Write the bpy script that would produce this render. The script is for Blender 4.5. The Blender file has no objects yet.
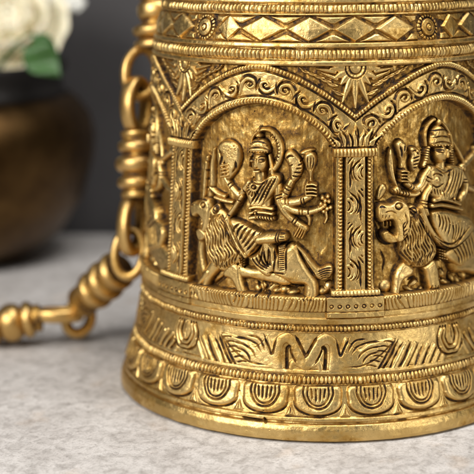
import bpy, bmesh, math, random
import numpy as np
from mathutils import Vector, Matrix
PI = math.pi; R_ = math.radians
rng = np.random.default_rng(7); random.seed(7)
SC = bpy.context.scene; C = SC.collection

# ------------------------------------------------------------------ camera (solved from the photograph)
FPX, DIST, CH, YAW, PITCH, ROLL = 1451.40, 7.2430, 2.2334, -0.0857, 0.1989, -0.0067
PX0, PY0 = 196.49, 230.37
S = 226.0                                                  # photo pixels per unit on the bell's front
Fv = np.array([math.sin(YAW)*math.cos(PITCH), math.cos(YAW)*math.cos(PITCH), -math.sin(PITCH)])
Rv = np.array([math.cos(YAW), -math.sin(YAW), 0.0]); Uv = np.cross(Rv, Fv)
R2 = Rv*math.cos(ROLL)+Uv*math.sin(ROLL); U2 = -Rv*math.sin(ROLL)+Uv*math.cos(ROLL)
CAM = np.array([0, -DIST, CH])
cd = bpy.data.cameras.new('camera'); co = bpy.data.objects.new('camera', cd); C.objects.link(co); SC.camera = co
M = Matrix.Identity(4)
for i in range(3):
    M[i][0] = R2[i]; M[i][1] = U2[i]; M[i][2] = -Fv[i]; M[i][3] = CAM[i]
co.matrix_world = M
cd.sensor_fit = 'HORIZONTAL'; cd.sensor_width = 36; cd.lens = FPX/474*36
cd.shift_x = (237-PX0)/474; cd.shift_y = -(237-PY0)/474
cd.clip_start = 0.1; cd.clip_end = 200
cd.dof.use_dof = True; cd.dof.focus_distance = 6.45; cd.dof.aperture_fstop = 0.75

def ray(x, y):
    return Fv + R2*((x-PX0)/FPX) - U2*((y-PY0)/FPX)
def at(x, y, depth):                                       # world point behind a photo pixel at a depth
    return CAM + ray(x, y)*depth
def on_ground(x, y, z=0.0):
    d = ray(x, y); return CAM + d*((z-CAM[2])/d[2])

# ------------------------------------------------------------------ bell profile
RZ = np.array([0, .055, .13, .20, .2763, .40, .506, .75, 1.1, 1.4, 1.73, 1.9265, 2.1]); RR = np.array([1.011, 1.005, .985, .960, .937, .912, .896, .874, .852, .837, .822, .778, .74])
def r_base(z):
    return np.interp(z, RZ, RR)
def surf(x, y):                                            # photo pixel -> (theta, z) on the bell
    d = ray(x, y); z = 1.0
    for _ in range(14):
        r = float(r_base(z)); a = d[0]**2+d[1]**2; b = 2*(CAM[0]*d[0]+CAM[1]*d[1]); c = CAM[0]**2+CAM[1]**2-r*r
        t = (-b-math.sqrt(max(b*b-4*a*c, 0)))/(2*a); z = CAM[2]+d[2]*t
    p = CAM+d*t
    return math.atan2(p[0], -p[1]), z
_ys = np.arange(-40, 446, 2.0); _zs = np.array([surf(309, y)[1] for y in _ys])
def zy(y): return np.interp(y, _ys, _zs)                   # front line of the bell: photo row -> height
def yz(z): return np.interp(-np.asarray(z), -_zs, _ys)

# ------------------------------------------------------------------ grid of the relief
T0, T1 = R_(-106.3), R_(73.7); NTILE = 800; NT = NTILE*3
ZTOP = float(zy(-24)); Z0 = float(zy(441.5)); DZ = .00115; NZ = int((ZTOP-Z0)/DZ)
TC = [surf(180.3, 152)[0]*.5+surf(175.5, 292)[0]*.5, surf(356, 152)[0]*.5+surf(354.5, 300)[0]*.5]
TE = [TC[0]-R_(58), TC[0], TC[1], TC[0]-R_(58)+PI]; T0, T1 = TE[0], TE[3]
TH = np.interp(np.arange(NT)+.5, [0, NTILE, 2*NTILE, NT], TE); ZZ = Z0 + np.arange(NZ)*DZ
H = np.zeros((NZ, NT), np.float32); G = np.zeros_like(H); ID = np.zeros((NZ, NT), np.int16)
def row(y): return int(np.clip(round((float(zy(y))-Z0)/DZ), 0, NZ))

def noise(shape, cells, seed=0):
    g = np.random.default_rng(seed+int(cells[0]*31+cells[1]*7)).standard_normal((int(cells[0])+3, int(cells[1])+3)).astype(np.float32)
    a = np.linspace(0, cells[0], shape[0], endpoint=False).astype(np.float32); b = np.linspace(0, cells[1], shape[1], endpoint=False).astype(np.float32)
    ia = a.astype(int); ib = b.astype(int); fa = (a-ia)[:, None]; fb = (b-ib)[None]
    fa = fa*fa*(3-2*fa); fb = fb*fb*(3-2*fb)
    g0 = g[ia][:, ib]; g1 = g[ia+1][:, ib]; g2 = g[ia][:, ib+1]; g3 = g[ia+1][:, ib+1]
    return (g0*(1-fa)+g1*fa)*(1-fb)+(g2*(1-fa)+g3*fa)*fb

IDS = {}
def nid(name):
    if name not in IDS: IDS[name] = len(IDS)+1
    return IDS[name]

def smooth_line(pts, n=6, closed=False):
    P = [np.array(p, float) for p in pts]
    if len(P) < 3: return P
    Q = ([P[-1]]+P+[P[0], P[1]]) if closed else ([2*P[0]-P[1]]+P+[2*P[-1]-P[-2]])
    out = []
    for i in range(1, len(Q)-2):
        a, b, c, d = Q[i-1], Q[i], Q[i+1], Q[i+2]
        for k in range(n):
            t = k/n
            out.append(.5*((2*b)+(-a+c)*t+(2*a-5*b+4*c-d)*t*t+(-a+3*b-3*c+d)*t**3))
    if not closed: out.append(Q[-2])
    return out

class Canvas:
    """A window of the relief. Coordinates are photo-pixel sized units on the bell's skin: X along the girth, Y down."""
    def __init__(s, H, G, I, X, Y, tr):
        s.H, s.G, s.I, s.X, s.Y, s.tr = H, G, I, X, Y, tr
        s.dx = abs(X[1]-X[0]); s.dy = abs(Y[1]-Y[0]); s.clip = None
    def t(s, pts): return [s.tr(*p) for p in pts]
    def win(s, P, m):
        P = np.array(P); x0, y0 = P.min(0)-m; x1, y1 = P.max(0)+m
        i = np.searchsorted(s.X, [x0, x1]); 
        Yr = s.Y[::-1]; j = np.searchsorted(Yr, [y0, y1]); n = len(s.Y)
        sl = (slice(n-j[1], n-j[0]), slice(i[0], i[1]))
        if sl[0].stop <= sl[0].start or sl[1].stop <= sl[1].start: return None
        return sl, s.X[sl[1]][None, :], s.Y[sl[0]][:, None]
    def dist(s, P, X, Y, closed=False):
        D = None; T = None; n = len(P); L = 0; segs = []
        rng_ = n if closed else n-1
        tot = sum(np.linalg.norm(P[(i+1) % n]-P[i]) for i in range(rng_)) or 1
        for i in range(rng_):
            a = P[i]; b = P[(i+1) % n]; v = b-a; l = float(np.hypot(*v))
            if l < 1e-9: continue
            u = np.clip(((X-a[0])*v[0]+(Y-a[1])*v[1])/(l*l), 0, 1)
            d = np.hypot(X-a[0]-u*v[0], Y-a[1]-u*v[1]); t = (L+u*l)/tot
            if D is None: D, T = d, t
            else:
                m = d < D; D = np.where(m, d, D); T = np.where(m, t, T)
            L += l
        return D, T, tot
    def put(s, sl, h, mask, pid, g=None, mode='max'):
        Hs = s.H[sl]; 
        if mode == 'max': mask = mask & (h > Hs)
        Hs[mask] = h[mask]
        if pid is not None: s.I[sl][mask] = pid
        s.G[sl][mask] = (0 if g is None else g)
    def stroke(s, pts, w, h, z0=-9.0, pid=None, power=.5, smooth=True, raw=False, g=None):
        """rounded ridge; w, h may be lists along the line"""
        P = [np.array(p, float) for p in (pts if raw else s.t(pts))]
        if smooth: P = smooth_line(P)
        ws = np.atleast_1d(w).astype(float); W = ws.max()
        q = s.win(P, W+1)
        if q is None: return
        sl, X, Y = q; D, T, L = s.dist(P, X, Y)
        wv = np.interp(T, np.linspace(0, 1, len(ws)), ws) if len(ws) > 1 else ws[0]
        hs = np.atleast_1d(h).astype(float); hv = np.interp(T, np.linspace(0, 1, len(hs)), hs) if len(hs) > 1 else hs[0]
        k = np.clip(1-(D/wv)**2, 0, 1)**power
        s.put(sl, z0+(hv-z0)*k if False else z0+hv*k, D < wv, pid, g)
    def blob(s, pts, h, edge=4.0, z0=-9.0, pid=None, smooth=True, mode='max', tilt=(0, 0), g=None, raw=False, power=.5):
        P = [np.array(p, float) for p in (pts if raw else s.t(pts))]
        if smooth: P = smooth_line(P, 5, True)
        q = s.win(P, 1)
        if q is None: return
        sl, X, Y = q; D, T, L = s.dist(P, X, Y, True); ins = s.inside(P, X, Y)
        k = (1-(1-np.clip(D/edge, 0, 1))**2)**power
        c = np.mean(P, 0)
        h_ = z0+(h+tilt[0]*(X-c[0])+tilt[1]*(Y-c[1]))*k
        s.put(sl, h_, ins, pid, g, mode)
    def inside(s, P, X, Y):
        X, Y = np.broadcast_arrays(X, Y); ins = np.zeros(X.shape, bool); n = len(P)
        for i in range(n):
            a = P[i]; b = P[(i+1) % n]
            if a[1] == b[1]: continue
            c = ((a[1] > Y) != (b[1] > Y)) & (X < (b[0]-a[0])*(Y-a[1])/(b[1]-a[1])+a[0])
            ins ^= c
        return ins
    def ell(s, cx, cy, rx, ry, h, z0=-9.0, pid=None, ang=0, power=.5, g=None, raw=False):
        c = np.array((cx, cy) if raw else s.tr(cx, cy), float); m = max(rx, ry)
        q = s.win([c-m, c+m], 1)
        if q is None: return
        sl, X, Y = q; ca, sa = math.cos(R_(ang)), math.sin(R_(ang))
        u = ((X-c[0])*ca+(Y-c[1])*sa)/rx; v = (-(X-c[0])*sa+(Y-c[1])*ca)/ry; d = u*u+v*v
        s.put(sl, z0+h*np.clip(1-d, 0, 1)**power, d < 1, pid, g)
    def groove(s, pts, w=.8, d=1.5, grime=.9, smooth=True, raw=False, only=None, taper=True):
        P = [np.array(p, float) for p in (pts if raw else s.t(pts))]
        if smooth: P = smooth_line(P)
        q = s.win(P, w*2.5+1)
        if q is None: return
        sl, X, Y = q; D, T, L = s.dist(P, X, Y)
        e = 1.0
        if taper: e = np.clip(np.minimum(T, 1-T)*6, .25, 1)
        k = np.exp(-(D/(w*e))**2)
        if only is not None: k = k*np.isin(s.I[sl], only)
        s.H[sl] -= d*k*e; s.G[sl] = np.maximum(s.G[sl], grime*np.clip(k*2.0, 0, 1))
    def ring(s, cx, cy, r, w=.8, d=1.2, grime=.9, ry=None, raw=False):
        c = np.array((cx, cy) if raw else s.tr(cx, cy), float); ry = ry or r
        s.groove([c+(r*math.cos(a), ry*math.sin(a)) for a in np.linspace(0, 2*PI, 20)], w, d, grime, False, True, taper=False)
    def beads(s, pts, w, h, sp, z0, pid, smooth=True, raw=False, sharp=1.0, skew=0.0):
        """row of cross bars along a line"""
        P = [np.array(p, float) for p in (pts if raw else s.t(pts))]
        if smooth: P = smooth_line(P)
        q = s.win(P, w+1)
        if q is None: return
        sl, X, Y = q; D, T, L = s.dist(P, X, Y)
        k = np.clip(1-(D/w)**2, 0, 1)**.5
        ph = T*L/sp
        b = np.abs(np.cos(PI*ph+.5*np.sin(ph*.7)))**sharp
        n = max(1, round(L/sp))
        s.put(sl, z0+h*k*(.45+.55*b), D < w, pid, np.clip(.95-b*2.0, 0, .8)*np.ones_like(D))
        if True:
            pass
    def carve_region(s, pts, d, pid=None, smooth=True, raw=False, edge=1.5, set_h=None, g=None):
        P = [np.array(p, float) for p in (pts if raw else s.t(pts))]
        if smooth: P = smooth_line(P, 5, True)
        sl, X, Y = s.win(P, 1); D, T, L = s.dist(P, X, Y, True); ins = s.inside(P, X, Y)
        k = np.clip(D/edge, 0, 1); k = k*k*(3-2*k)
        Hs = s.H[sl]; Hs[ins] = (Hs*(1-k)+set_h*k)[ins] if set_h is not None else (Hs-d*k)[ins]
        if pid is not None: s.I[sl][ins] = pid
        if g is not None: s.G[sl][ins] = np.maximum(s.G[sl], g*k)[ins]
_gput = Canvas.put
def _put(s, sl, h, mask, pid, g=None, mode='max'):
    h = np.broadcast_to(h, s.H[sl].shape)
    if g is not None and not np.isscalar(g):
        Hs = s.H[sl]; mask = mask & (h > Hs) if mode == 'max' else mask
        Hs[mask] = h[mask]
        if pid is not None: s.I[sl][mask] = pid
        s.G[sl][mask] = np.broadcast_to(g, h.shape)[mask]
    else: _gput(s, sl, h, mask, pid, g, mode)
Canvas.put = _put

# ------------------------------------------------------------------ mouldings (row in the photo at the bell's front, offset in px)
MOULD = [(442, -.8), (441, .6), (438, 1.6), (430, 1.8), (425.5, 1.0), (424.3, -2.0), (422.8, -2.2), (421.5, .6), (418.5, .8), (417, -1.2),
 (386, -1.6), (385, -.5), (384.2, -1.0), (374.6, -1.0), (374, .6), (373, 1.2), (370.6, 1.0), (369.6, -.2), (333.4, -.4), (332.4, .9), (331.8, -1),
 (324.6, -1), (324, 1.6), (322.5, 2.2), (318.4, 2.6), (317, .4), (316, 0), (66.5, 0), (65.8, .8), (64.5, 1.7), (62, 1.6), (61, .2),
 (59.8, -1.4), (48.6, -1.4), (47.8, 1.0), (46.5, 2.2), (43.5, 1.8), (42.3, -2.4), (16.0, -2.4), (15.2, .6), (14, .8), (13.3, -1.4), (4.0, -1.4),
 (3.2, .4), (2, 1.6), (-3.2, 1.4), (-4, -1.2), (-18, -1.2), (-19, 1.5), (-24, 1.5)]
my = np.array([m[0] for m in MOULD][::-1], float); mo = np.array([m[1] for m in MOULD][::-1], float)
yrow = yz(ZZ)
H += np.interp(yrow, my, mo)[:, None].astype(np.float32)
def band_id(y0, y1, name):
    a, b = row(y1), row(y0); ID[a:b] = nid(name)
band_id(-40, 460, 'wall')
band_id(422.9, 460, 'rim'); band_id(385, 422.9, 'lotus_band'); band_id(374.3, 385, 'lower_beading'); band_id(332, 374.3, 'swan_frieze')
band_id(324.3, 332, 'upper_beading'); band_id(317, 324.3, 'moulding'); band_id(60.2, 66.5, 'cornice_moulding'); band_id(48.2, 60.2, 'cornice_beading')
band_id(42.3, 48.2, 'neck_moulding'); band_id(15.8, 42.3, 'diamond_frieze'); band_id(3.6, 15.8, 'shoulder_beading'); band_id(-40, 3.6, 'shoulder')
# grime in the seams between mouldings
for y, w in ((424, 1.0), (417.3, .7), (385.4, .8), (374.4, .5), (369.3, .7), (332.9, .6), (324.4, .6), (316.6, .6), (60.4, .6), (48.3, .7), (42.2, .8), (16, .8), (13.5, .5), (3.7, .6), (-4, .6)):
    k = np.exp(-((yrow-y)/w)**2)[:, None]*(.55+.45*noise((1, NT), (1, 90), int(y+50)))
    G = np.maximum(G, np.clip(k, 0, 1).astype(np.float32))

def band_canvas(y0, y1, thc=0.0):
    a, b = row(y1), row(y0); zm = (ZZ[a]+ZZ[b-1])/2; rm = float(r_base(zm))
    X = (TH-thc)*rm*S; Y = -(ZZ[a:b]-zm)*S
    def tr(x, y):
        t, z = surf(x, y); return np.array([(t-thc)*rm*S, -(z-zm)*S])
    cv = Canvas(H[a:b], G[a:b], ID[a:b], X, Y, tr); cv.rm = rm; cv.zm = zm
    cv.hh = (ZZ[b-1]-ZZ[a])*S/2
    return cv
def bead_row(yt, yb, spacing, h, kind='bar', pid=None, seed=0):
    cv = band_canvas(yt, yb); X = cv.X[None]; Y = cv.Y[:, None]; n = round(2*PI*cv.rm*S/spacing/2)*2; sp = 2*PI*cv.rm*S/n
    wob = noise((1, NT), (1, 160), seed)*.35; vw = noise((1, NT), (1, 40), seed+3)*.35
    ph = (X+wob)/sp
    b = np.abs(np.cos(PI*ph)); v = np.clip(1-((Y+vw)/(cv.hh*.97))**2, 0, 1)**.5
    amp = 1+.18*noise((1, NT), (1, 200), seed+5)
    if kind == 'bar': hh = h*v*(.42+.58*b**.8)*amp; g = np.clip(.9-b*2.2, 0, 1)
    else:
        u = (ph+.5-np.floor(ph+.5)-.5)*2
        k = np.clip(1-u*u*1.15-((Y+vw)/(cv.hh*.92))**2, 0, 1)**.5; hh = h*(.25*v+.8*k)*amp; g = np.clip(.75-k*1.9, 0, 1)
    cv.H[:] += hh; cv.G[:] = np.maximum(cv.G, g)
bead_row(48.8, 59.6, 4.6, 3.0, 'bar', seed=1); bead_row(4.2, 13.0, 4.8, 2.8, 'bar', seed=2)
bead_row(325, 331.8, 4.0, 2.6, 'round', seed=3); bead_row(375, 384.4, 4.4, 3.0, 'round', seed=4)
bead_row(-17, -5, 5.5, 2.0, 'round', seed=5)

cvr = band_canvas(415, 426); 
cvr.groove([cvr.tr(240, 416.5), cvr.tr(258, 420), cvr.tr(264, 421.5)], 1.1, 1.6, 1, raw=True); cvr.groove([cvr.tr(264.5, 417), cvr.tr(265.5, 424)], 1.2, 2.2, 1, False, True)
cvr.groove([cvr.tr(266, 423), cvr.tr(300, 426), cvr.tr(330, 427)], .8, 1.2, .9, raw=True)
# ------------------------------------------------------------------ lotus petals, 15 degrees apart
cv = band_canvas(386, 418.5); pid = nid('lotus_band')
tp0 = surf(318, 400)[0]
for k in range(-8, 12):
    cx = (tp0+k*R_(14.4))*cv.rm*S; j = random.uniform(-.6, .6)
    if cx < cv.X[0]-30 or cx > cv.X[-1]+30: continue
    hw = 24.6+j; top = -cv.hh-1; bot = cv.hh-3.2
    # outer petal lobe
    el = [(cx-hw*.86, top)]+[(cx+hw*math.cos(a)*(1.0 if abs(math.cos(a)) < .95 else .99), -1+(bot+1)*math.sin(a)) for a in np.linspace(PI, 0, 13)]+[(cx+hw*.86, top)]
    cv.blob(el, 4.6, 4.5, -1.6, pid, raw=True, power=.6)
    U = lambda w, b, o=0: [(cx-w, top+1), (cx-w*1.02, b-w*.9), (cx-w*.62, b-w*.22), (cx+o, b), (cx+w*.62, b-w*.22), (cx+w*1.02, b-w*.9), (cx+w, top+1)]
    cv.groove(U(hw*.60, bot-6.6), .9, 1.9, .9, raw=True, taper=False)
    cv.groove(U(hw*.43, bot-9.6), .8, 1.6, .9, raw=True, taper=False)
    for o in (-.26, -.09, .09, .26):
        cv.groove([(cx+hw*o*1.15, top+1.5), (cx+hw*o*.9, bot-12.6-abs(o)*9+random.uniform(-1.0, 1))], .85, 1.7, .95, False, True)
    cv.groove([(x*1.0+(x-cx)*.03, y+.8) for x, y in el[1:-1]], .8, 1.3, .95, raw=True)
    # leaf tip between two petals
    mx = cx+R_(7.2)*cv.rm*S
    cv.blob([(mx, 2), (mx-3.4, bot-3), (mx-5.6, bot+1.4), (mx, bot+.6), (mx+5.6, bot+1.4), (mx+3.4, bot-3)], 2.2, 2.6, -1.2, pid, raw=True, smooth=False)
    cv.groove([(mx, 5), (mx, bot-1)], .6, .7, .7, raw=True)

# ------------------------------------------------------------------ swan frieze, every 90 degrees
sid = nid('swan_frieze')
SW0 = surf(306, 351)[0]; PAL = (surf(184, 348)[0], surf(451, 345)[0]); SWP = PAL[1]-PAL[0]
def swans(off):
    cv = band_canvas(333, 370, SW0+off); rm = cv.rm
    cv.tr = lambda x, y: (lambda t, z: np.array([(t-SW0)*rm*S, -(z-cv.zm)*S]))(*surf(x, y))
    W = sid
    for m in (1, -1):
        f = (lambda P: [tuple(cv.tr(x, y)) for x, y in P]) if m == 1 else (lambda P: [(-cv.tr(x, y)[0], cv.tr(x, y)[1]) for x, y in P])
        B = lambda P, *a, **k: cv.blob(f(P), *a, raw=True, **k)
        Gv = lambda P, *a, **k: cv.groove(f(P), *a, raw=True, **k)
        B([(221, 333), (232, 334.5), (246, 340), (254, 346), (262, 341), (266, 335), (269, 336), (272, 347), (275, 355), (279, 358), (280, 367.5), (262, 368.5), (244, 367.5), (232, 362), (226, 350)], 2.9, 2.4, -1.1, pid=W, power=.6)
        cv.stroke(f([(277, 367), (277, 354), (279, 342.5), (286.5, 337.6), (293, 342.5), (298, 353), (303, 361), (306.5, 364.5)]), [6.6, 6, 5.4, 5.2, 5.2, 5.4, 5.6, 5.8], 3.0, -1.1, W, raw=True, power=.22)
        cv.stroke(f([(291, 367.5), (293.5, 362), (300, 366)]), [3, 3, 2], 2.4, -1.1, W, raw=True, power=.3)
        Gv([(286.6, 368), (286.4, 356), (286.8, 349), (289.3, 346.5)], 1.5, 3.2, 1.0, taper=False)
        Gv([(289.6, 347), (292.5, 356), (297, 364)], .8, 1.6, .9)
        Gv([(263.5, 334), (268.5, 345), (272, 353.5), (275, 344), (277, 337)], 1.0, 2.2, 1.0)
        Gv([(295, 335.5), (300, 345), (306, 357), (307, 357)], 1.1, 2.4, 1.0)
        for a, b, c, d in (((234, 336.5), (246, 339), (257, 344.5), (262, 352)), ((233, 341), (244, 344), (252.5, 350), (256, 357)), ((236, 347), (244, 350), (249, 355), (251, 361)), ((247, 335.5), (257, 337.5), (263, 344), (265, 350))):
            Gv([a, b, c, d], .85, 1.7, .9)
        Gv([(222, 334), (231, 346), (240, 355), (252, 362), (268, 364.5)], .8, 1.3, .8)
        for i in range(6):
            x = 222+i*3.0; y = 337+i*5.0
            Gv([(x, y), (x+6, y-1.4), (x+11, y-.4)], .7, 1.4, .85)
        for i, (a, b) in enumerate((((214, 336), (226, 368)), ((207, 335), (219, 367)), ((200, 336), (211, 366)), ((218.5, 334), (233, 367)))):
            Gv([a, ((a[0]+b[0])/2+(-1.5 if i % 2 else 1), (a[1]+b[1])/2), b], 1.0+.2*(i % 2), 2.0, .95)
        for a, b in (((210, 336), (223, 368)), ((203, 337), (214.5, 366)), ((196.5, 340), (205, 366))):
            cv.stroke(f([a, b]), 2.4, 1.7, -.8, W, raw=True, power=.35)
        Gv([(221, 333), (229, 350), (238, 369)], 1.2, 2.2, 1)
        if m == -1:
            for x in (194.5, 188, 182, 176.5):
                cv.stroke(f([(x-2, 337), (x+3, 352), (x+6, 365)]), [1.4, 3, 2.2], 1.9, -.8, W, raw=True, power=.35)
                Gv([(x+1.2, 336), (x+6.2, 351), (x+9.5, 366)], 1.0, 2.1, .95)
def palmette(th):
    cv = band_canvas(333, 370, th); cx = 0
    cv.ell(0, -2, 21, 17.5, 1.2, -1.0, sid, power=.25, raw=True)
    for w, y1 in ((17.5, 13.5), (12.4, 9), (7.4, 4.5)):
        cv.groove([(cx-w*.72, -15.5), (cx-w, -5), (cx-w*.94, y1-7), (cx-w*.5, y1-.6), (cx, y1), (cx+w*.5, y1-.6), (cx+w*.94, y1-7), (cx+w, -5), (cx+w*.72, -15.5)], 1.05, 2.3, 1.0, raw=True, taper=False)
    for w, y1 in ((15, 11.2), (10, 6.8)):
        cv.stroke([(cx-w*.8, -13), (cx-w, -4), (cx-w*.55, y1-1.6), (cx, y1), (cx+w*.55, y1-1.6), (cx+w, -4), (cx+w*.8, -13)], 1.9, 2.4, -.6, sid, raw=True)
    cv.stroke([(cx, -15), (cx, 1)], [1.4, 3.2], 3.0, -.6, sid, raw=True); cv.groove([(cx, -14), (cx, -2)], .7, 1.4, .9, raw=True)
for k in (-1, 0, 1): swans(k*SWP)
for k in (-1, 0, 1, 2): palmette(PAL[0]+k*SWP)

# ------------------------------------------------------------------ diamond frieze, rosettes every 90 degrees
cv = band_canvas(16.2, 42.2); did = nid('diamond_frieze'); rid = nid('rosette')
tr0 = surf(429, 28)[0]; RP0 = surf(204, 29)[0]; RPER = tr0-RP0; trs = []
xc = lambda x: surf(x, 29)[0]*cv.rm*S
for q in range(-2, 3):
    o = q*RPER*cv.rm*S; cx = xc(204)+o; trs.append(RP0+q*RPER)
    cv.ell(cx, 0, 13.4, 13.2, 2.8, -2.4, rid, raw=True, power=.25)
    cv.groove([(cx+9.4*math.cos(a), 9.4*math.sin(a)) for a in np.linspace(0, 2*PI, 24)], .9, 2.2, .9, False, True, taper=False)
    for a in np.linspace(0, 2*PI, 20, endpoint=False):
        cv.groove([(cx+9.8*math.cos(a), 9.8*math.sin(a)), (cx+13.4*math.cos(a), 13.4*math.sin(a))], .6, 1.4, .9, False, True, taper=False)
    cv.ell(cx, 0, 7.6, 8.2, 4.2, -2.4, rid, raw=True, power=.5)
    cv.ring(cx, 0, 3.4, .7, 1.3, .9, raw=True); cv.ell(cx, 0, 1.7, 1.8, 5.6, -2.4, rid, raw=True)
    cr_ = [xc(v)+o for v in (218, 239.5, 285.5, 333, 376.5, 415)]; hh = cv.hh
    for a, b in zip(cr_[:-1], cr_[1:]):
        m_, w = (a+b)/2, (b-a)/2+1.2
        q_ = cv.win([(m_-w, -hh), (m_+w, hh)], 1)
        if q_ is None: continue
        sl, X, Y = q_
        d = 1-np.abs(X-m_)/w-np.abs(Y)/(hh+.8)
        cv.put(sl, -2.4+np.clip(d*18, 0, 3.2)+np.clip(d, 0, 1)*1.4, (d > 0), did)
    for a in cr_[1:-1]:
        for sg in (-1, 1):
            cv.blob([(a-17.5, sg*(hh-.2)), (a-2, sg*hh*.40), (a+2, sg*hh*.40), (a+17.5, sg*(hh-.2))], 3.1 if sg > 0 else 2.3, 2.2, -2.4, did, False, raw=True)
    for a, sg2 in ((cr_[0], 1), (cr_[-1], -1)):
        for sg in (-1, 1):
            cv.blob([(a-sg2*4, sg*(hh-.2)), (a-sg2*3, sg*hh*.55), (a+sg2*4, sg*hh*.42), (a+sg2*11, sg*(hh-.2))], 2.6, 2.2, -2.4, did, False, raw=True)
k = noise((cv.H.shape[0], NT), (5, 120), 9)
base_mask = cv.H < -1.6
cv.G[:] = np.where(base_mask, np.clip(.80+.14*k, 0, 1), cv.G)

# ------------------------------------------------------------------ arcade panels
PA, PB = row(317), row(66.3); zmP = (ZZ[PA]+ZZ[PB-1])/2; RP = .87
ncol, nwall, nniche, narch, nspan = (nid(n) for n in ('column', 'spandrel', 'niche', 'arch', 'arch_beading'))
nshield, nrod, nsword, nmace = nid('shield'), nid('rod'), nid('sword'), nid('weapon'); ncap, nbase, nledge = nid('capital'), nid('column_base'), nid('ledge')
ngod, ncrown, nrobe, nlion, nhead, nhalo, nweap, ntail, narm, nflower = (nid(n) for n in ('goddess', 'crown', 'robe', 'lion', 'lion_mane', 'halo', 'weapon', 'lion_tail', 'conch', 'lotus_flower'))
def panel(tile):
    cols = slice(tile*NTILE, (tile+1)*NTILE); thc = (TE[tile]+TE[tile+1])/2
    X = (TH[cols]-thc)*RP*S; Y = -(ZZ[PA:PB]-zmP)*S
    def tr(x, y):
        t, z = surf(x, y); return np.array([(t-thc)*RP*S, -(z-zmP)*S])
    cv = Canvas(H[PA:PB, cols], G[PA:PB, cols], ID[PA:PB, cols], X, Y, tr); cv.half = (TE[tile+1]-TE[tile])/2*RP*S
    return cv
cA = panel(1)                                               # reference panel for tracing the frame

def Yp(y): return -(float(zy(y))-zmP)*S                     # front row -> canvas Y
ysp = Yp(150.5)
def arch_pts(hw, y0, ytop, n=15, e=2.2):
    out = []
    for a in np.linspace(PI, 0, n):
        c, s_ = math.cos(a), math.sin(a)
        out.append((hw*np.sign(c)*abs(c)**(2/e), y0+(ytop-y0)*abs(s_)**(2/e)))
    return out
YAT = Yp(103.5)
YOT = Yp(67.5)

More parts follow.
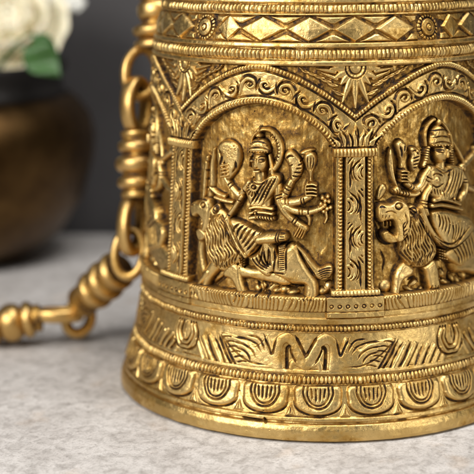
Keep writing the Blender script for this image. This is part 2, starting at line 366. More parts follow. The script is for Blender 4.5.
def inner(hw, y0, yt, n=27):
    return [(hw*math.sin(a), y0+(yt-y0)*(1-.80*abs(math.sin(a))**1.9-.20*abs(math.sin(a))**9)) for a in np.linspace(-PI/2, PI/2, n)]
def frame(cv, seed=0):
    H_ = cv.H; n1 = noise(H_.shape, (60, 60), seed); HALF = cv.half
    x_in = HALF-19.5
    # niche: everything inside the inner arch and between the columns sinks to the floor
    yb = Yp(303)
    region = [(-x_in, yb), (-x_in, ysp)]+inner(x_in, ysp, YAT)+[(x_in, ysp), (x_in, yb)]
    cv.carve_region(region, 0, nniche, False, True, 3.2, set_h=-10.0)
    m = (cv.I == nniche)
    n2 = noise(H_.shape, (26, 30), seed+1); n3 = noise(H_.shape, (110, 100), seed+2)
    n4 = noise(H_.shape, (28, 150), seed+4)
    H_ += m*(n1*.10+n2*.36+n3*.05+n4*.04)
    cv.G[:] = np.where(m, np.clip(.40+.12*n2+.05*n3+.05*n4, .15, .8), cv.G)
    # grime streaks that follow the foot of the arch
    for sx in (-1, 1):
        cv.groove([(sx*(x_in-1.5), yb), (sx*(x_in-2), ysp), (sx*(x_in-6), ysp-24)], 2.4 if sx < 0 else 1.2, .8, .9 if sx < 0 else .6, raw=True)
    # spandrel field
    xo = HALF+6
    us = np.linspace(-1, 1, 25)
    a_out = [(u*(HALF+1), YOT+(Yp(118)-YOT)*abs(u)**1.65) for u in us]
    # arch face with its scroll band
    X, Y = np.meshgrid(cv.X, cv.Y)
    top = Yp(66.3)
    field = (Y < Yp(148)) & (cv.I != nniche)
    cv.I[field] = narch
    outer = np.array(a_out); yo = np.interp(X[0], outer[:, 0], outer[:, 1])[None]
    sp = field & (Y < yo-2.6)
    # spandrels
    k = np.clip((yo-2.6-Y)/2, 0, 1)
    H_[sp] = (-3.4*k+.5*n1)[sp]; cv.I[sp] = nwall
    cv.G[sp] = np.clip(.62+.2*n1+.1*n3, 0, .95)[sp]
    H_[field & ~sp] = .5+.12*n1[field & ~sp]
    cv.beads(a_out, 2.9, 3.4, 3.6, -.4, nspan, raw=True)
    cv.groove([(x, y+3.8) for x, y in a_out], .9, 1.6, .9, raw=True, taper=False)
    cv.groove([(x, y-3.4) for x, y in a_out], .9, 1.2, .9, raw=True, taper=False)
    a_in = inner(x_in+1.2, ysp, YAT-1.5)
    cv.beads(a_in, 3.0, 4.2, 3.7, -.9, nspan, raw=True)
    cv.groove([(x*1.055, y-5) for x, y in a_in], .9, 1.6, .9, raw=True, taper=False)
    # scrolls that run between the two beadings
    mid = smooth_line([(u*(HALF*.5+x_in*.5+1), .5*(YOT+(Yp(118)-YOT)*abs(u)**1.65)+.5*(YAT-2+(ysp-YAT)*(.80*abs(u)**1.9+.20*abs(u)**9))+.6) for u in us], 4)
    L = [0]
    for a, b in zip(mid[:-1], mid[1:]): L.append(L[-1]+float(np.hypot(*(b-a))))
    L = np.array(L); mid = np.array(mid); tot = L[-1]
    def P(s_, o):
        s_ = np.clip(s_, 6, tot-6); p = np.array([np.interp(s_, L, mid[:, 0]), np.interp(s_, L, mid[:, 1])])
        q = np.array([np.interp(s_+1, L, mid[:, 0]), np.interp(s_+1, L, mid[:, 1])]); t = (q-p)/max(np.hypot(*(q-p)), 1e-6)
        return p+np.array([t[1], -t[0]])*o
    nS = 10; st = tot/nS
    for i in range(nS):
        s0 = i*st+st*.5; sg = 1 if i < nS/2 else -1; fl = 1 if i % 2 == 0 else -1
        A = 7.0
        pts = [(-.55, -1.0), (-.35, .35), (-.02, .95), (.30, .55), (.33, -.15), (.10, -.42), (-.06, -.02), (.06, .22)]
        pl = [P(s0+sg*u*st, v*A*fl) for u, v in pts]
        cv.stroke(pl, [1.6, 3.0, 3.7, 3.3, 2.6, 2.2, 1.8, 1.4], 2.3, .2, narch, raw=True)
        cv.groove([P(s0+sg*(u*1.25+.01)*st, v*A*1.42*fl) for u, v in pts[:5]], 1.15, 2.0, 1.0, raw=True)
        cv.groove([P(s0+sg*u*st*.62, v*A*.55*fl) for u, v in pts[1:7]], .7, 1.3, .95, raw=True)
        lf = [P(s0+sg*.38*st, -A*fl*.95), P(s0+sg*.52*st, -A*fl*.2), P(s0+sg*.62*st, A*.8*fl)]
        cv.groove(lf, .8, 1.3, .95, raw=True)
        cv.stroke([P(s0-sg*.42*st, A*.25*fl), P(s0-sg*.5*st, A*.9*fl)], [2, .8], 1.6, .2, narch, raw=True)
    # flames / acanthus above the capitals (half at each side of the panel)
    yc0 = Yp(147.5)
    for sx in (-1, 1):
        for o, h, lean in ((0, 25, 0), (6.5, 18, 2.0), (12.5, 22, 4.5), (18.5, 14, 7.5), (-1, 17, 0)):
            x = sx*(HALF-o); tipx = sx*(HALF-o-lean)
            cv.blob([(x-2.9, yc0), (x-3.3, yc0-h*.45), (tipx-1.2, yc0-h*.8), (tipx, yc0-h), (tipx+1.6, yc0-h*.75), (x+3.2, yc0-h*.4), (x+2.9, yc0)], 2.6, 2.8, .4, narch, raw=True)
            cv.groove([(x, yc0), (tipx, yc0-h*.75)], .7, 1.4, .95, raw=True)
            cv.groove([(x+3.1, yc0), (x+3.3, yc0-h*.4), (tipx+2, yc0-h*.8)], .8, 1.5, .95, raw=True)
    # half suns hanging in the spandrels
    for sx in (-1, 1):
        cx, cy = sx*HALF, top+1.5
        for ang in np.linspace(2, 90, 5):
            a = R_(ang); r1, r2 = 11, (17+21*abs(math.sin(a))**2 if ang > 60 else 20+5*math.sin(3*a))
            if ang < 60: r2 = 25-ang*.08
            d = np.array([-sx*math.cos(a), math.sin(a)])
            cv.stroke([np.array([cx, cy])+d*r1, np.array([cx, cy])+d*(r1+r2)/2, np.array([cx, cy])+d*r2*1.05], [4.2, 3.9, 1.6], 3.9, -3.4, nwall, raw=True)
        cv.ell(cx, cy, 10.5, 10.5, 3.4, -3.4, nwall, power=.35, raw=True)
        cv.ring(cx, cy, 10.8, .8, 1.4, 1, raw=True); cv.ring(cx, cy, 6.6, .8, 1.2, .9, raw=True)
        cv.ell(cx, cy, 5.2, 5.2, 4.3, -3.4, nwall, power=.4, raw=True)
        for lx, ly, ll, lw in ((19, 18, 13, 2.6), (26, 14, 13, 2.4), (33, 10.5, 13, 2.2), (41, 7.5, 12, 2.0), (12, 27, 12, 2.6), (49, 5, 10, 1.8)):
            cv.stroke([(cx-sx*lx, cy+ly), (cx-sx*(lx+ll*.5), cy+ly-1), (cx-sx*(lx+ll), cy+ly-5)], [1.2, lw, .9], 3.4, -3.4, nwall, raw=True)
            cv.groove([(cx-sx*(lx+1), cy+ly), (cx-sx*(lx+ll*.9), cy+ly-3.6)], .5, .9, .7, raw=True)
        # leaf scroll that runs out along the beading
        cv.stroke([(cx-sx*22, cy+4), (cx-sx*32, cy+2.5), (cx-sx*42, cy+1)], [2.6, 2.2, .8], 3.4, -3.4, nwall, raw=True)
        cv.stroke([(cx-sx*20, cy+11), (cx-sx*28, cy+8), (cx-sx*36, cy+5)], [2.4, 2, .8], 3.2, -3.4, nwall, raw=True)
    # ---- columns (half at each side)
    for sx in (-1, 1):
        E_ = sx*HALF
        y0, y1 = Yp(157), Yp(289.5)
        shaft = (np.abs(X-E_) < 16.5) & (Y > y0-4) & (Y < Yp(294))
        dd = np.abs(X-E_)
        hsh = np.where(dd < 11.3, 2.2-np.clip((dd-9.6)/1.2, 0, 1)*3.2+.12*n1, -3.2)
        H_[shaft] = hsh[shaft]; cv.I[shaft] = ncol
        cv.G[shaft] = np.where(dd > 10.6, .9, .06+.06*n3)[shaft]
        cv.beads([(E_-sx*15.3, y0-2), (E_-sx*15.3, y1)], 2.6, 4.8, 3.7, -2.4, ncol, raw=True, smooth=False)
        # vine scrolls carved into the shaft
        nS = 4; stp = (y1-y0)/nS
        for i in range(nS):
            f = 1 if i % 2 == 0 else -1
            ya = y0+i*stp
            # the wavy stem
            cv.groove([(E_+f*7.5, ya), (E_+f*1.5, ya+stp*.18), (E_-f*5.4, ya+stp*.45), (E_-f*5.2, ya+stp*.72), (E_-f*7.5+f*1.5, ya+stp)], .95, 1.9, 1, raw=True)
            fx, fy = E_+f*9.6, ya+stp*.50
            for r_, a0, a1 in ((4.6, 105, 255), (8.0, 118, 250), (11.4, 126, 238), (14.6, 134, 222)):
                cv.groove([(fx+f*r_*math.cos(R_(a)), fy+r_*1.12*math.sin(R_(a))-r_*.25) for a in np.linspace(a0, a1, 6)], .85, 1.9, .95, raw=True)
            for r_, a0, a1 in ((6.3, 115, 250), (9.8, 122, 240)):
                cv.stroke([(fx+f*r_*math.cos(R_(a)), fy+r_*1.12*math.sin(R_(a))-r_*.25) for a in np.linspace(a0, a1, 6)], [.9, 1.7, 1.9, .9], 1.3, 2.0, ncol, raw=True)
            cv.groove([(E_-f*2.5, ya-stp*.02), (E_-f*6, ya+stp*.10), (E_-f*8.6, ya+stp*.22)], .75, 1.5, .9, raw=True)
            cv.groove([(E_-f*5.5, ya-stp*.06), (E_-f*8, ya+stp*.02)], .7, 1.3, .9, raw=True)
        # capital
        ca = (np.abs(X-E_) < 23.5) & (Y > Yp(157.3)) & (Y < Yp(157.3)+0)
        yy0, yy1 = Yp(147.5), Yp(157)
        cap = (dd < 23.5) & (Y > yy0) & (Y < yy1)
        v = (Y-(yy0+yy1)/2)/((yy1-yy0)/2)
        hh = 1.2+4.6*np.clip(1-v**2*.95, 0, 1)**.5*(.55+.45*np.abs(np.cos(PI*(X-E_)/3.7))**.8)*np.clip((23.5-dd)/2, 0, 1)**.5
        H_[cap] = hh[cap]; cv.I[cap] = ncap; cv.G[cap] = np.clip(.75-2*np.abs(np.cos(PI*(X-E_)/3.7)), 0, 1)[cap]
        cv.groove([(E_-26, yy0), (E_+26, yy0)], .8, 1.3, .95, False, True, taper=False)
        # base: beaded torus on a block with a row of punched dots
        yy0, yy1 = Yp(289.6), Yp(295.8)
        v = (Y-(yy0+yy1)/2)/((yy1-yy0)/2)
        tor = (dd < 24.5) & (np.abs(v) < 1)
        hh = 2.5+3.6*np.clip(1-v**2, 0, 1)**.5*(.6+.4*np.abs(np.cos(PI*(X-E_)/3.6)))
        H_[tor] = hh[tor]; cv.I[tor] = nbase; cv.G[tor] = 0.05
        blk = (dd < 30) & (Y > yy1) & (Y < Yp(316.8))
        H_[blk] = (5.0*np.clip((30-dd)/1.8, 0, 1)+.1*n1)[blk]; cv.I[blk] = nbase; cv.G[blk] = .02
        cv.groove([(E_-31, yy1), (E_+31, yy1)], .7, 1.2, .9, False, True, taper=False)
        for i in range(-3, 4):
            cv.ring(E_+i*8, Yp(305.5), 1.7, .6, 1.0, .8, raw=True)
        cv.groove([(E_-29, Yp(311)), (E_+29, Yp(311))], .6, .9, .7, False, True, taper=False)
    # ---- leafy ledge under the lion
    yl0, yl1 = Yp(299.5), Yp(312)
    n2 = noise(H_.shape, (14, 24), seed+31)
    led = (np.abs(X) < HALF-30) & (Y > yl0-3) & (Y < Yp(317.5))
    u = X/4.4+.5*np.sin(X*.13+seed)+.30*n2+.55*np.clip((Y-yl0)/(yl1-yl0), 0, 1)**1.5*np.sign(X+20); fr = u-np.floor(u)
    vv = (Y-yl0)/(yl1-yl0)
    leaf = np.clip(1-((fr-.5)*2)**2, 0, 1)**.6*np.clip(1-np.clip(vv, 0, 2)**3, 0, 1)
    hh = 2.2+2.8*leaf*(vv > 0)+np.where(vv <= 0, 1.6+.5*n1, 0)-1.2*(vv > 1)
    H_[led] = hh[led]; cv.I[led] = nledge
    cv.G[led] = np.where((vv > 0) & (vv < 1), np.clip(.9-leaf*2.4, 0, .9), .1)[led]
    cv.beads([(-(HALF-30), yl0-1), (HALF-30, yl0-1)], 1.7, 2.4, 3.2, 3.0, nledge, raw=True, smooth=False)

def locks(cv, A, B, n):
    a = np.array(smooth_line(A, 10)); b = np.array(smooth_line(B, 10)); m = min(len(a), len(b)); a = a[:m]; b = b[:m]
    for i in range(n):
        t = (i+.4)/n; u = 0.0-.10*(i % 3)
        while u < .98:
            ln = random.uniform(.26, .36); pts = []
            for j in range(6):
                v = np.clip(u+ln*j/5, 0, 1); q = v*(m-1); k = int(min(q, m-2)); f = q-k
                pa = a[k]*(1-f)+a[k+1]*f; pb = b[k]*(1-f)+b[k+1]*f
                w = 1.25*math.sin(v*17+i*.35)
                pts.append(tuple(pa*(1-t)+pb*t+np.array([w, .25*w])))
            if u+ln > .05: cv.groove(pts, .82, 1.9, .75)
            u += ln+.015
# ---- the rider on the lion, facing the viewer (traced on the left panel)
def rider_left(cv):
    g, b_, s_, e = cv.groove, cv.blob, cv.stroke, cv.ell
    Z = -9.5
    # rocky wall of the niche at the left edge
    s_([(211, 150), (208.5, 165), (208, 185), (204, 205), (198, 225), (196, 250)], [3, 4, 4.5, 5, 5, 4], 5.5, Z, nniche, power=.6)
    s_([(203, 158), (200.5, 175), (199, 200)], [2.5, 3, 2.5], 4, Z, nniche)
    for y in range(152, 245, 9): g([(205-y*.02, y), (211-y*.03, y+4)], 1.0, 1.2, .8)
    # halo
    s_([(249, 152), (249.5, 142), (254, 134), (262, 130), (270, 132), (276.5, 140), (279, 151), (277, 162), (273, 170)], [1.6, 2, 2.2, 2.4, 3.4, 4.2, 4.4, 4, 3], 7.2, Z, nhalo)
    for a in range(12):
        t = R_(-70+a*11.5); g([(264+10.5*math.cos(t), 151+13*math.sin(t)), (264+16*math.cos(t), 151+20*math.sin(t))], .55, 1.1, .9)
    # crown
    b_([(247.5, 153), (247, 147), (250, 141.5), (254.5, 138.5), (260, 138.2), (265, 140.5), (268.5, 146), (269, 153.5), (258, 155)], 12.0, 6, Z, ncrown)
    e(257.8, 136, 4.3, 3.6, 11.5, Z, ncrown); e(257.8, 131, 2.9, 3.6, 10.5, Z, ncrown)
    g([(247.5, 149.3), (254, 147.6), (262, 147.8), (269, 150)], .8, 1.5, .95); g([(249.5, 143.6), (258, 141.2), (266.5, 144)], .7, 1.3, .9)
    g([(253.5, 138.4), (258, 137.6), (262.5, 138.6)], .7, 1.2, .9)
    for i in range(6): e(250.3+i*3.2, 145.4-1.2*math.sin((i+.5)/6*PI), 1.1, 1.6, 12.6, Z, ncrown)
    for i in range(8): e(249+i*2.7, 151.8, 1.0, 1.2, 12.8, Z, ncrown)
    # neck and face
    s_([(257.6, 170), (258.6, 180)], [6.2, 7], 8.5, Z, ngod)
    e(257.8, 163.3, 9.6, 12.8, 13.8, Z, ngod, power=.55)
    e(258.0, 158.0, 8.2, 5, 13.2, Z, ngod, power=.5)
    s_([(257.3, 158.5), (257, 162), (256.8, 165.6)], [.9, 1.3, 1.9], 2.6, 3.7, ngod)                      # nose
    for cx in (252.9, 261.8):
        g([(cx-2.9, 157.6), (cx, 156.3), (cx+2.9, 157.5)], .6, .9, .9)
        e(cx, 160.3, 2.4, 1.5, 1.5, 3.7, ngod); g([(cx-2.7, 160.5), (cx, 158.9), (cx+2.7, 160.4)], .5, .9, .95); g([(cx-2.4, 161), (cx, 161.9), (cx+2.4, 161)], .45, .7, .8)
        g([(cx-.2, 160.2), (cx+.3, 160.5)], .55, .8, .9)
    g([(254, 169.4), (257, 170.0), (260.5, 169.3)], .6, 1.1, .95); s_([(254.8, 171.3), (259.4, 171.2)], 1.2, 1.3, 3.1, ngod)
    s_([(268.5, 156), (270, 165), (271, 173), (274, 178)], [2, 2.6, 2.6, 3], 8.5, Z, nhalo)                # hair and ear ring
    s_([(248.6, 158), (247.4, 166)], [1.5, 1.8], 7.8, Z, nhalo); e(269.5, 170, 2.4, 2.8, 10, Z, ncrown)
    # torso
    b_([(246, 182), (253, 178.5), (262, 180), (270, 176), (278, 175.5), (281, 180), (278, 188), (273, 197), (271, 206), (272, 216), (262, 221), (252, 219), (250, 211), (247.5, 205), (244.5, 197), (243, 189)], 10.5, 7, Z, ngod)
    # sash in deep diagonal folds
    b_([(268, 175), (279, 174.5), (281, 181), (275, 192), (267, 203), (260, 208), (249, 206), (252, 199), (261, 188)], 12.3, 3.4, Z, nrobe)
    for o in range(4):
        g([(265.5+o*4.0, 179.5-o*1.0), (258+o*4.0, 191-o*.6), (250.5+o*4.3, 204-o*.2)], .8, 2.0, 1.0)
    for i in range(9): g([(277.5-i*1.6, 176.5+i*2.6), (275.5-i*1.6, 175.8+i*2.6)], .45, .7, .8)
    # necklace and pendant
    for a in np.linspace(120, 300, 9):
        t = R_(a); g([(254+4.5*math.cos(t), 187-4.5*math.sin(t)), (254+10*math.cos(t), 187-10.5*math.sin(t))], .75, 1.5, .95)
    g([(248.5, 179.5), (254, 183), (262, 184), (269, 179)], .8, 1.4, .95)
    e(254, 187, 3.4, 3.6, 13.2, Z, ncrown); cv.ring(254, 187, 2.0, .7, 1.6, .95)
    # belts
    for y, w in ((207.5, 2.6), (212.5, 2.6), (217.6, 3.2)):
        s_([(250, y+.6), (256, y-.4), (264, y), (272, y+1.4)], w, 12.2, Z, nrobe, power=.4)
    for y in (210, 215.2): g([(249.5, y), (257, y-.8), (272, y+1)], .7, 1.6, .95)
    e(255.8, 213, 3.2, 3.8, 13.5, Z, ncrown); cv.ring(255.8, 213, 1.7, .6, 1.2, .9)
    for i in range(7): g([(256+i*2.6, 215.5), (258+i*2.7, 221.5)], .6, 1.4, .9)
    # raised left hand with the round object (a bell or shield)
    b_([(214, 146), (220, 140.5), (229, 141), (236.5, 147), (239, 156), (236.5, 167), (231, 176), (226, 181), (220, 178), (215.5, 168), (213, 157)], 7.0, 6, Z, nshield)
    for i in range(26):
        a = random.uniform(0, 2*PI); r = random.uniform(.1, .8); e(227.5+9*r*math.cos(a), 152+9*r*math.sin(a), 1.4, 1.3, random.uniform(7.3, 8.8), Z, nshield)
    g([(216, 148), (220, 157), (217, 168), (219, 178)], 1.3, 2.4, 1); g([(223, 161), (222, 168), (225, 175)], 1.2, 2.2, 1); g([(234, 161), (233.5, 168), (230, 173)], 1.0, 1.8, 1)
    for i in range(4): s_([(219.5, 166+i*3.6), (226.5, 164.6+i*3.6)], 2.0, 9.0, Z, ngod, power=.4)
    # arms at the left
    s_([(247, 184), (242, 190), (237, 196), (229, 188), (223, 179)], [4.6, 4.2, 3.8, 3.4, 3.2], 7.4, Z, ngod)
    g([(240.5, 188), (244, 194)], .6, 1.2, .9); g([(231, 185), (227.5, 189.5)], .6, 1.2, .9); g([(229, 182.5), (225.5, 187)], .6, 1.2, .9)
    s_([(240.5, 197), (234, 207), (226, 218.5)], [3.4, 3.6, 3.9], 10.2, Z, nrod)                          # rod held down to the mane
    g([(236, 199), (240.8, 202)], .6, 1.2, .9); g([(224.5, 212.5), (230.5, 216.6)], .7, 1.4, .95); g([(223, 215.5), (228.6, 219)], .7, 1.3, .95)
    s_([(212, 198), (220, 201), (230, 203)], [2.5, 3, 2.2], 6.4, Z, ngod); s_([(207, 188), (214, 194), (222, 197)], [2.6, 2.8, 2.2], 5.8, Z, nrod)
    # conch hand, upper right
    b_([(283, 158), (285.5, 151.5), (291, 150.5), (298, 156), (303, 165), (302, 173), (297, 181), (291, 184.5), (288.5, 178), (288, 169)], 8.0, 5, Z, narm)
    for i in range(5): g([(291.5+i*2.0, 176-i*3.4), (300.5+i*.6, 178-i*4.6)], .75, 1.8, .95)
    g([(284.5, 160), (289, 156.5), (294, 157)], .9, 1.9, .95); e(289.5, 162, 3.2, 3.6, 9.2, Z, narm); g([(286, 164), (289, 166.5), (293, 164.5)], .7, 1.3, .9)
    s_([(290, 183), (286, 190), (282.5, 197), (278, 201)], [4.6, 5, 5, 3.4], 7.6, Z, ngod)
    for y in (186.5, 189.5, 193.5): g([(283.5-(y-186)*.4, y-2), (291.5-(y-186)*.5, y+2.4)], .6, 1.3, .9)
    # mace with its hand, far right
    b_([(303, 158), (305.5, 153), (311, 151.5), (316, 154.5), (317, 162), (314.5, 170), (313, 178), (313.5, 183), (307.5, 183), (307.8, 176), (305, 168)], 9.6, 4.2, Z, nweap)
    for o in (307.6, 310.8, 313.6): g([(o, 156), (o-.2, 164), (309.6+(o-310.8)*.4, 172)], .6, 1.3, .9)
    b_([(299, 154), (304, 150), (311, 148.6), (316, 150.5), (311, 152.5), (304, 156)], 7, 2.4, Z, nweap)
    e(310.7, 190, 6.6, 8.2, 10.6, Z, ngod, power=.45)
    for i in range(4): s_([(307, 184.6+i*3.5), (312, 184.1+i*3.6), (316.3, 185.4+i*3.4)], 1.9, 12.4, Z, ngod, power=.5)
    for i in range(3): g([(308, 186.4+i*3.5), (316, 186.8+i*3.4)], .5, 1.5, 1)
    s_([(307.4, 182.6), (305.4, 188), (306, 195)], [1.6, 2, 1.8], 12.2, Z, ngod)
    s_([(309, 197), (300, 201.5), (290, 203.5), (281, 203)], [4.4, 4.6, 5, 4.6], 9.2, Z, ngod)
    for x in (303, 300.2, 287, 284): g([(x, 197.5), (x+1.6, 206)], .6, 1.3, .9)
    # lower right arms
    s_([(277, 186), (277, 198), (281, 208), (288, 217), (297, 224), (305, 229)], [5, 4.8, 4.6, 4.6, 4.2, 4.4], 10.2, Z, ngod)
    for a, b in (((274, 196.5), (281.5, 194.5)), ((275, 199.5), (282.5, 197.5)), ((291, 223.5), (295.5, 217)), ((293.5, 225.4), (298, 219))): g([a, b], .6, 1.4, .95)
    for i in range(4): s_([(300+i*1.7, 225.5+i*1.8), (296.5+i*2.2, 232+i*1.2), (294+i*2.5, 236.5+i*.6)], 1.8, 10.4, Z, ngod)
    s_([(284, 207), (294, 211.5), (306, 213), (316, 211)], [4.4, 4.4, 4.2, 3.8], 9.6, Z, ngod)
    for x in (299, 302, 308): g([(x, 208), (x+.3, 217)], .6, 1.4, .9)
    s_([(306, 214), (309, 219), (309, 225)], [3, 2.6, 2], 8, Z, ngod)
    # lotus flower in the right hand
    for i in range(11):
        a = i*2.4; r = 1.9*math.sqrt(i); e(325+r*1.15*math.cos(a), 205.5+r*1.5*math.sin(a), 3.0, 2.9, 8.5+random.uniform(-1, 1), Z, nflower)
    s_([(316, 211), (321, 209)], [3.4, 3], 9, Z, ngod); s_([(326, 213), (327, 219), (325, 224)], [2.4, 2, 1.4], 5.5, Z, nflower)
    # ---------------- lion
    # hindquarters
    b_([(285.5, 246), (292, 243.2), (298.5, 247), (303.5, 257), (308.5, 267), (314, 275), (318.5, 283), (318, 300), (305, 302), (306, 292), (303.5, 286), (291, 284.5), (281, 279), (272, 274), (268, 262), (276, 254)], 12.6, 7, Z, nlion, tilt=(-.03, 0))
    b_([(232, 262), (250, 268), (270, 268), (282, 274), (292, 282), (286, 287), (268, 284), (250, 280), (238, 278)], 8.2, 6, Z, nlion)
    g([(289, 286), (297, 287.5), (307, 287.5)], 1.0, 1.8, 1)
    # hind paw
    s_([(311, 284), (310, 292), (308, 300)], [7.5, 6.5, 6.5], 11.5, Z, nlion)
    for x in (304.5, 308, 311.5): g([(x, 296), (x-.6, 301)], .5, 1.2, .9)
    s_([(276, 282), (270, 289), (266, 298)], [4.6, 4, 4], 5.5, Z, nlion)
    # tail with a brush
    s_([(296, 245.5), (303, 254), (309, 264), (315, 271), (322, 275)], [2, 3.4, 4.8, 5.8, 5.6], 9.6, Z, ntail)
    b_([(311, 262), (318, 269), (326, 265), (333, 265.5), (334.5, 272), (330, 279), (321, 281.5), (313, 277), (308.5, 269)], 9.8, 4.5, Z, ntail)
    for i in range(5): g([(317+i*.8, 272.5+i*1.7), (325+i*.2, 269+i*2.1), (332.5-i*.5, 268+i*2.5)], .7, 1.7, .95)
    g([(297.5, 248.5), (303, 259), (309.5, 269), (317, 279)], 1.1, 2.6, 1)
    # mane
    b_([(206, 209), (214, 205), (222, 211), (229, 219), (232, 229), (236, 242), (242, 254), (239, 263), (231, 268), (224, 273), (216, 271), (209, 264), (204.5, 254), (202, 240), (201.5, 224)], 10.8, 8, Z, nhead)
    locks(cv, [(207, 213), (202.5, 228), (203, 244), (207, 258), (215, 270)], [(223, 214), (230, 226), (236, 243), (240, 255), (232, 267)], 11)
    # face, low in the left corner
    b_([(190.5, 204), (194.5, 200), (199, 201), (203, 197), (209, 199), (212, 206), (211.5, 217), (209, 228), (204.5, 234), (201, 230), (202, 222), (198.5, 216), (195, 218), (191.5, 215)], 12.8, 5, Z, nhead)
    b_([(194, 231), (198, 227.5), (203, 231), (205.5, 236), (201.5, 241), (196.5, 240.5)], 9, 3, Z, nhead)
    e(199, 224.5, 2.6, 3, 6.5, Z, nhead)
    g([(193, 220), (196.5, 217.5), (199.5, 218.5), (202.5, 224), (201.5, 230)], 1.0, 2.8, 1)
    e(204.5, 204.5, 2.6, 2.0, 14.2, Z, nhead); cv.ring(204.5, 204.5, 2.9, .75, 1.7, .95, ry=2.6); g([(200.5, 200.8), (204, 199.2), (208, 200.8)], .6, 1.3, .9)
    g([(191.8, 205.6), (193.8, 204.4), (195.6, 205.6)], .8, 1.8, 1)
    e(215.5, 209.5, 5.4, 6.4, 12.4, Z, nhead); e(215.5, 209.5, 3.4, 3.8, 11, Z, nhead); cv.ring(215.5, 209.5, 3.0, .9, 2.4, 1, ry=4); g([(213.5, 206), (215.5, 210), (217.5, 212.5)], .8, 2.0, 1)
    s_([(199, 240), (197, 250), (198, 262), (200, 272)], [3, 4, 4.6, 4.6], 5.6, Z, nniche)
    # front legs
    s_([(213, 264), (206, 274), (203, 284), (202, 292)], [8, 7.5, 6, 5.4], 8.2, Z, nlion)
    s_([(206, 273), (198, 284), (196, 292)], [5.5, 4.6, 4.6], 9.6, Z, nlion); e(197, 292.5, 6, 4, 10, Z, nlion)
    for x in (194, 197, 200): g([(x, 290.5), (x-.4, 295.5)], .5, 1.2, .9)
    b_([(222, 270), (232, 262), (240, 268), (241, 278), (244, 289), (246.5, 296), (236, 297.5), (234, 290), (229.5, 281), (222, 277)], 10.2, 5, Z, nlion)
    for x in (237.5, 240.5, 243.3): g([(x, 291), (x+.6, 297)], .5, 1.3, .9)
    g([(224, 275), (216, 281), (209.5, 286), (210.5, 290)], 1.9, 3.2, 1)
    # ---------------- robe over the knees
    b_([(229, 219), (236, 219.5), (246, 224), (256, 229), (264, 234), (261, 244), (254, 253), (246.5, 258.5), (239, 248), (232.5, 234)], 12.5, 6, Z, nrobe)
    for i in range(7):
        x = 233.5+i*4.1; y = 222.5+i*1.7
        g([(x+6.5, y+.5), (x+1+i*.6, y+6.5), (239.5+i*2.0-3.5+i*.2, 233+i*3.6)], .95, 2.1, 1.0)
    s_([(227, 219.5), (231.5, 231), (237.5, 244), (245.5, 256.5)], [4.2, 3.4, 3.4, 3], 12.4, Z, nrobe)     # smooth border of the cloth
    g([(231, 221), (235.5, 233), (241, 245), (248.5, 256.5)], .8, 2.2, 1); g([(224, 222), (227.5, 233), (233, 245), (241, 257)], .9, 2.2, 1)
    b_([(262, 236), (272, 243), (277, 249), (277.5, 262), (274, 272), (268, 278), (258, 272), (250, 262), (247, 257), (255, 253), (260, 246)], 12.0, 5, Z, nrobe)
    for i in range(6):
        g([(261.5+i*2.6, 243.5+i*1.1), (258.8+i*3.3, 254+i*1.4), (256+i*3.5, 262+i*2.4-max(0, i-3)*.6)][::1] if i % 2 else [(258+i*3.0, 247+i*.5), (261+i*2.3, 258+i*.9), (268+i*.9, 268.5-i*.8)], .85, 2.0, .95)
    for i in range(4): g([(252+i*4, 256.5+i*-1.0), (257+i*3.3, 264+i*-.5), (266+i*2, 270.5-i*1.8)], .8, 1.9, .95)
    # beaded tassels
    for i in range(18): e(236.5+(i % 4)*2.3, 257.5+(i//4)*2.5+(i % 4)*.9, 1.3, 1.3, 9.2, Z, nrobe)
    s_([(241, 270), (238, 262), (234, 256)], [2, 2.2, 1.6], 7.6, Z, nrobe)
    # the bare forearm lying over the cloth
    s_([(259, 239.5), (268, 238.5), (278, 238), (284, 237.2)], [6.6, 7.3, 6.4, 5.2], 15.2, Z, ngod)
    for x in (276.5, 278.8): g([(x, 231.5), (x+.3, 244.5)], .6, 1.4, .95)
    for i in range(4): g([(280.2, 233.2+i*2.7), (285.6, 233.6+i*2.6)], .5, 1.3, .9)
    # ribbed tassel panel on the saddle cloth
    b_([(277.5, 246), (285.8, 243.5), (286, 273), (277.8, 272)], 12.4, 2, Z, nrobe, False)
    for i in range(12): g([(279.5, 247+i*2.05), (285.3, 246.3+i*2.05)], .5, 1.2, .95)
    g([(279, 247), (279, 270)], .5, 1.4, .95); g([(286.5, 243), (286.6, 272.5)], .8, 1.8, 1); g([(268, 273), (276, 272.6), (286, 273.6)], .9, 2.2, 1)
    # tumbled ground between the legs
    for (x, y, rx, ry, h) in ((256, 290, 5, 6, 4), (264, 286, 4, 7, 5), (274, 292, 5, 4, 5), (283, 291, 5, 5, 4.5), (292, 294, 6, 4, 5), (249, 297, 4, 5, 4), (222, 292, 8, 4, 3.5), (322, 293, 6, 6, 6), (329, 288, 4, 7, 4.5)):
        e(x, y, rx*1.25, ry*.9, h*.7+1, Z, nniche, ang=random.uniform(-50, 50), power=.8)
    for a, b, c in (((254, 282), (259, 290), (256, 297)), ((268, 288), (272, 284), (279, 286)), ((284, 286), (290, 289), (298, 289)), ((262, 295), (268, 292), (270, 298)), ((262, 281), (266, 286), (263, 292))): g([a, b, c], 1.1, 2.0, 1)

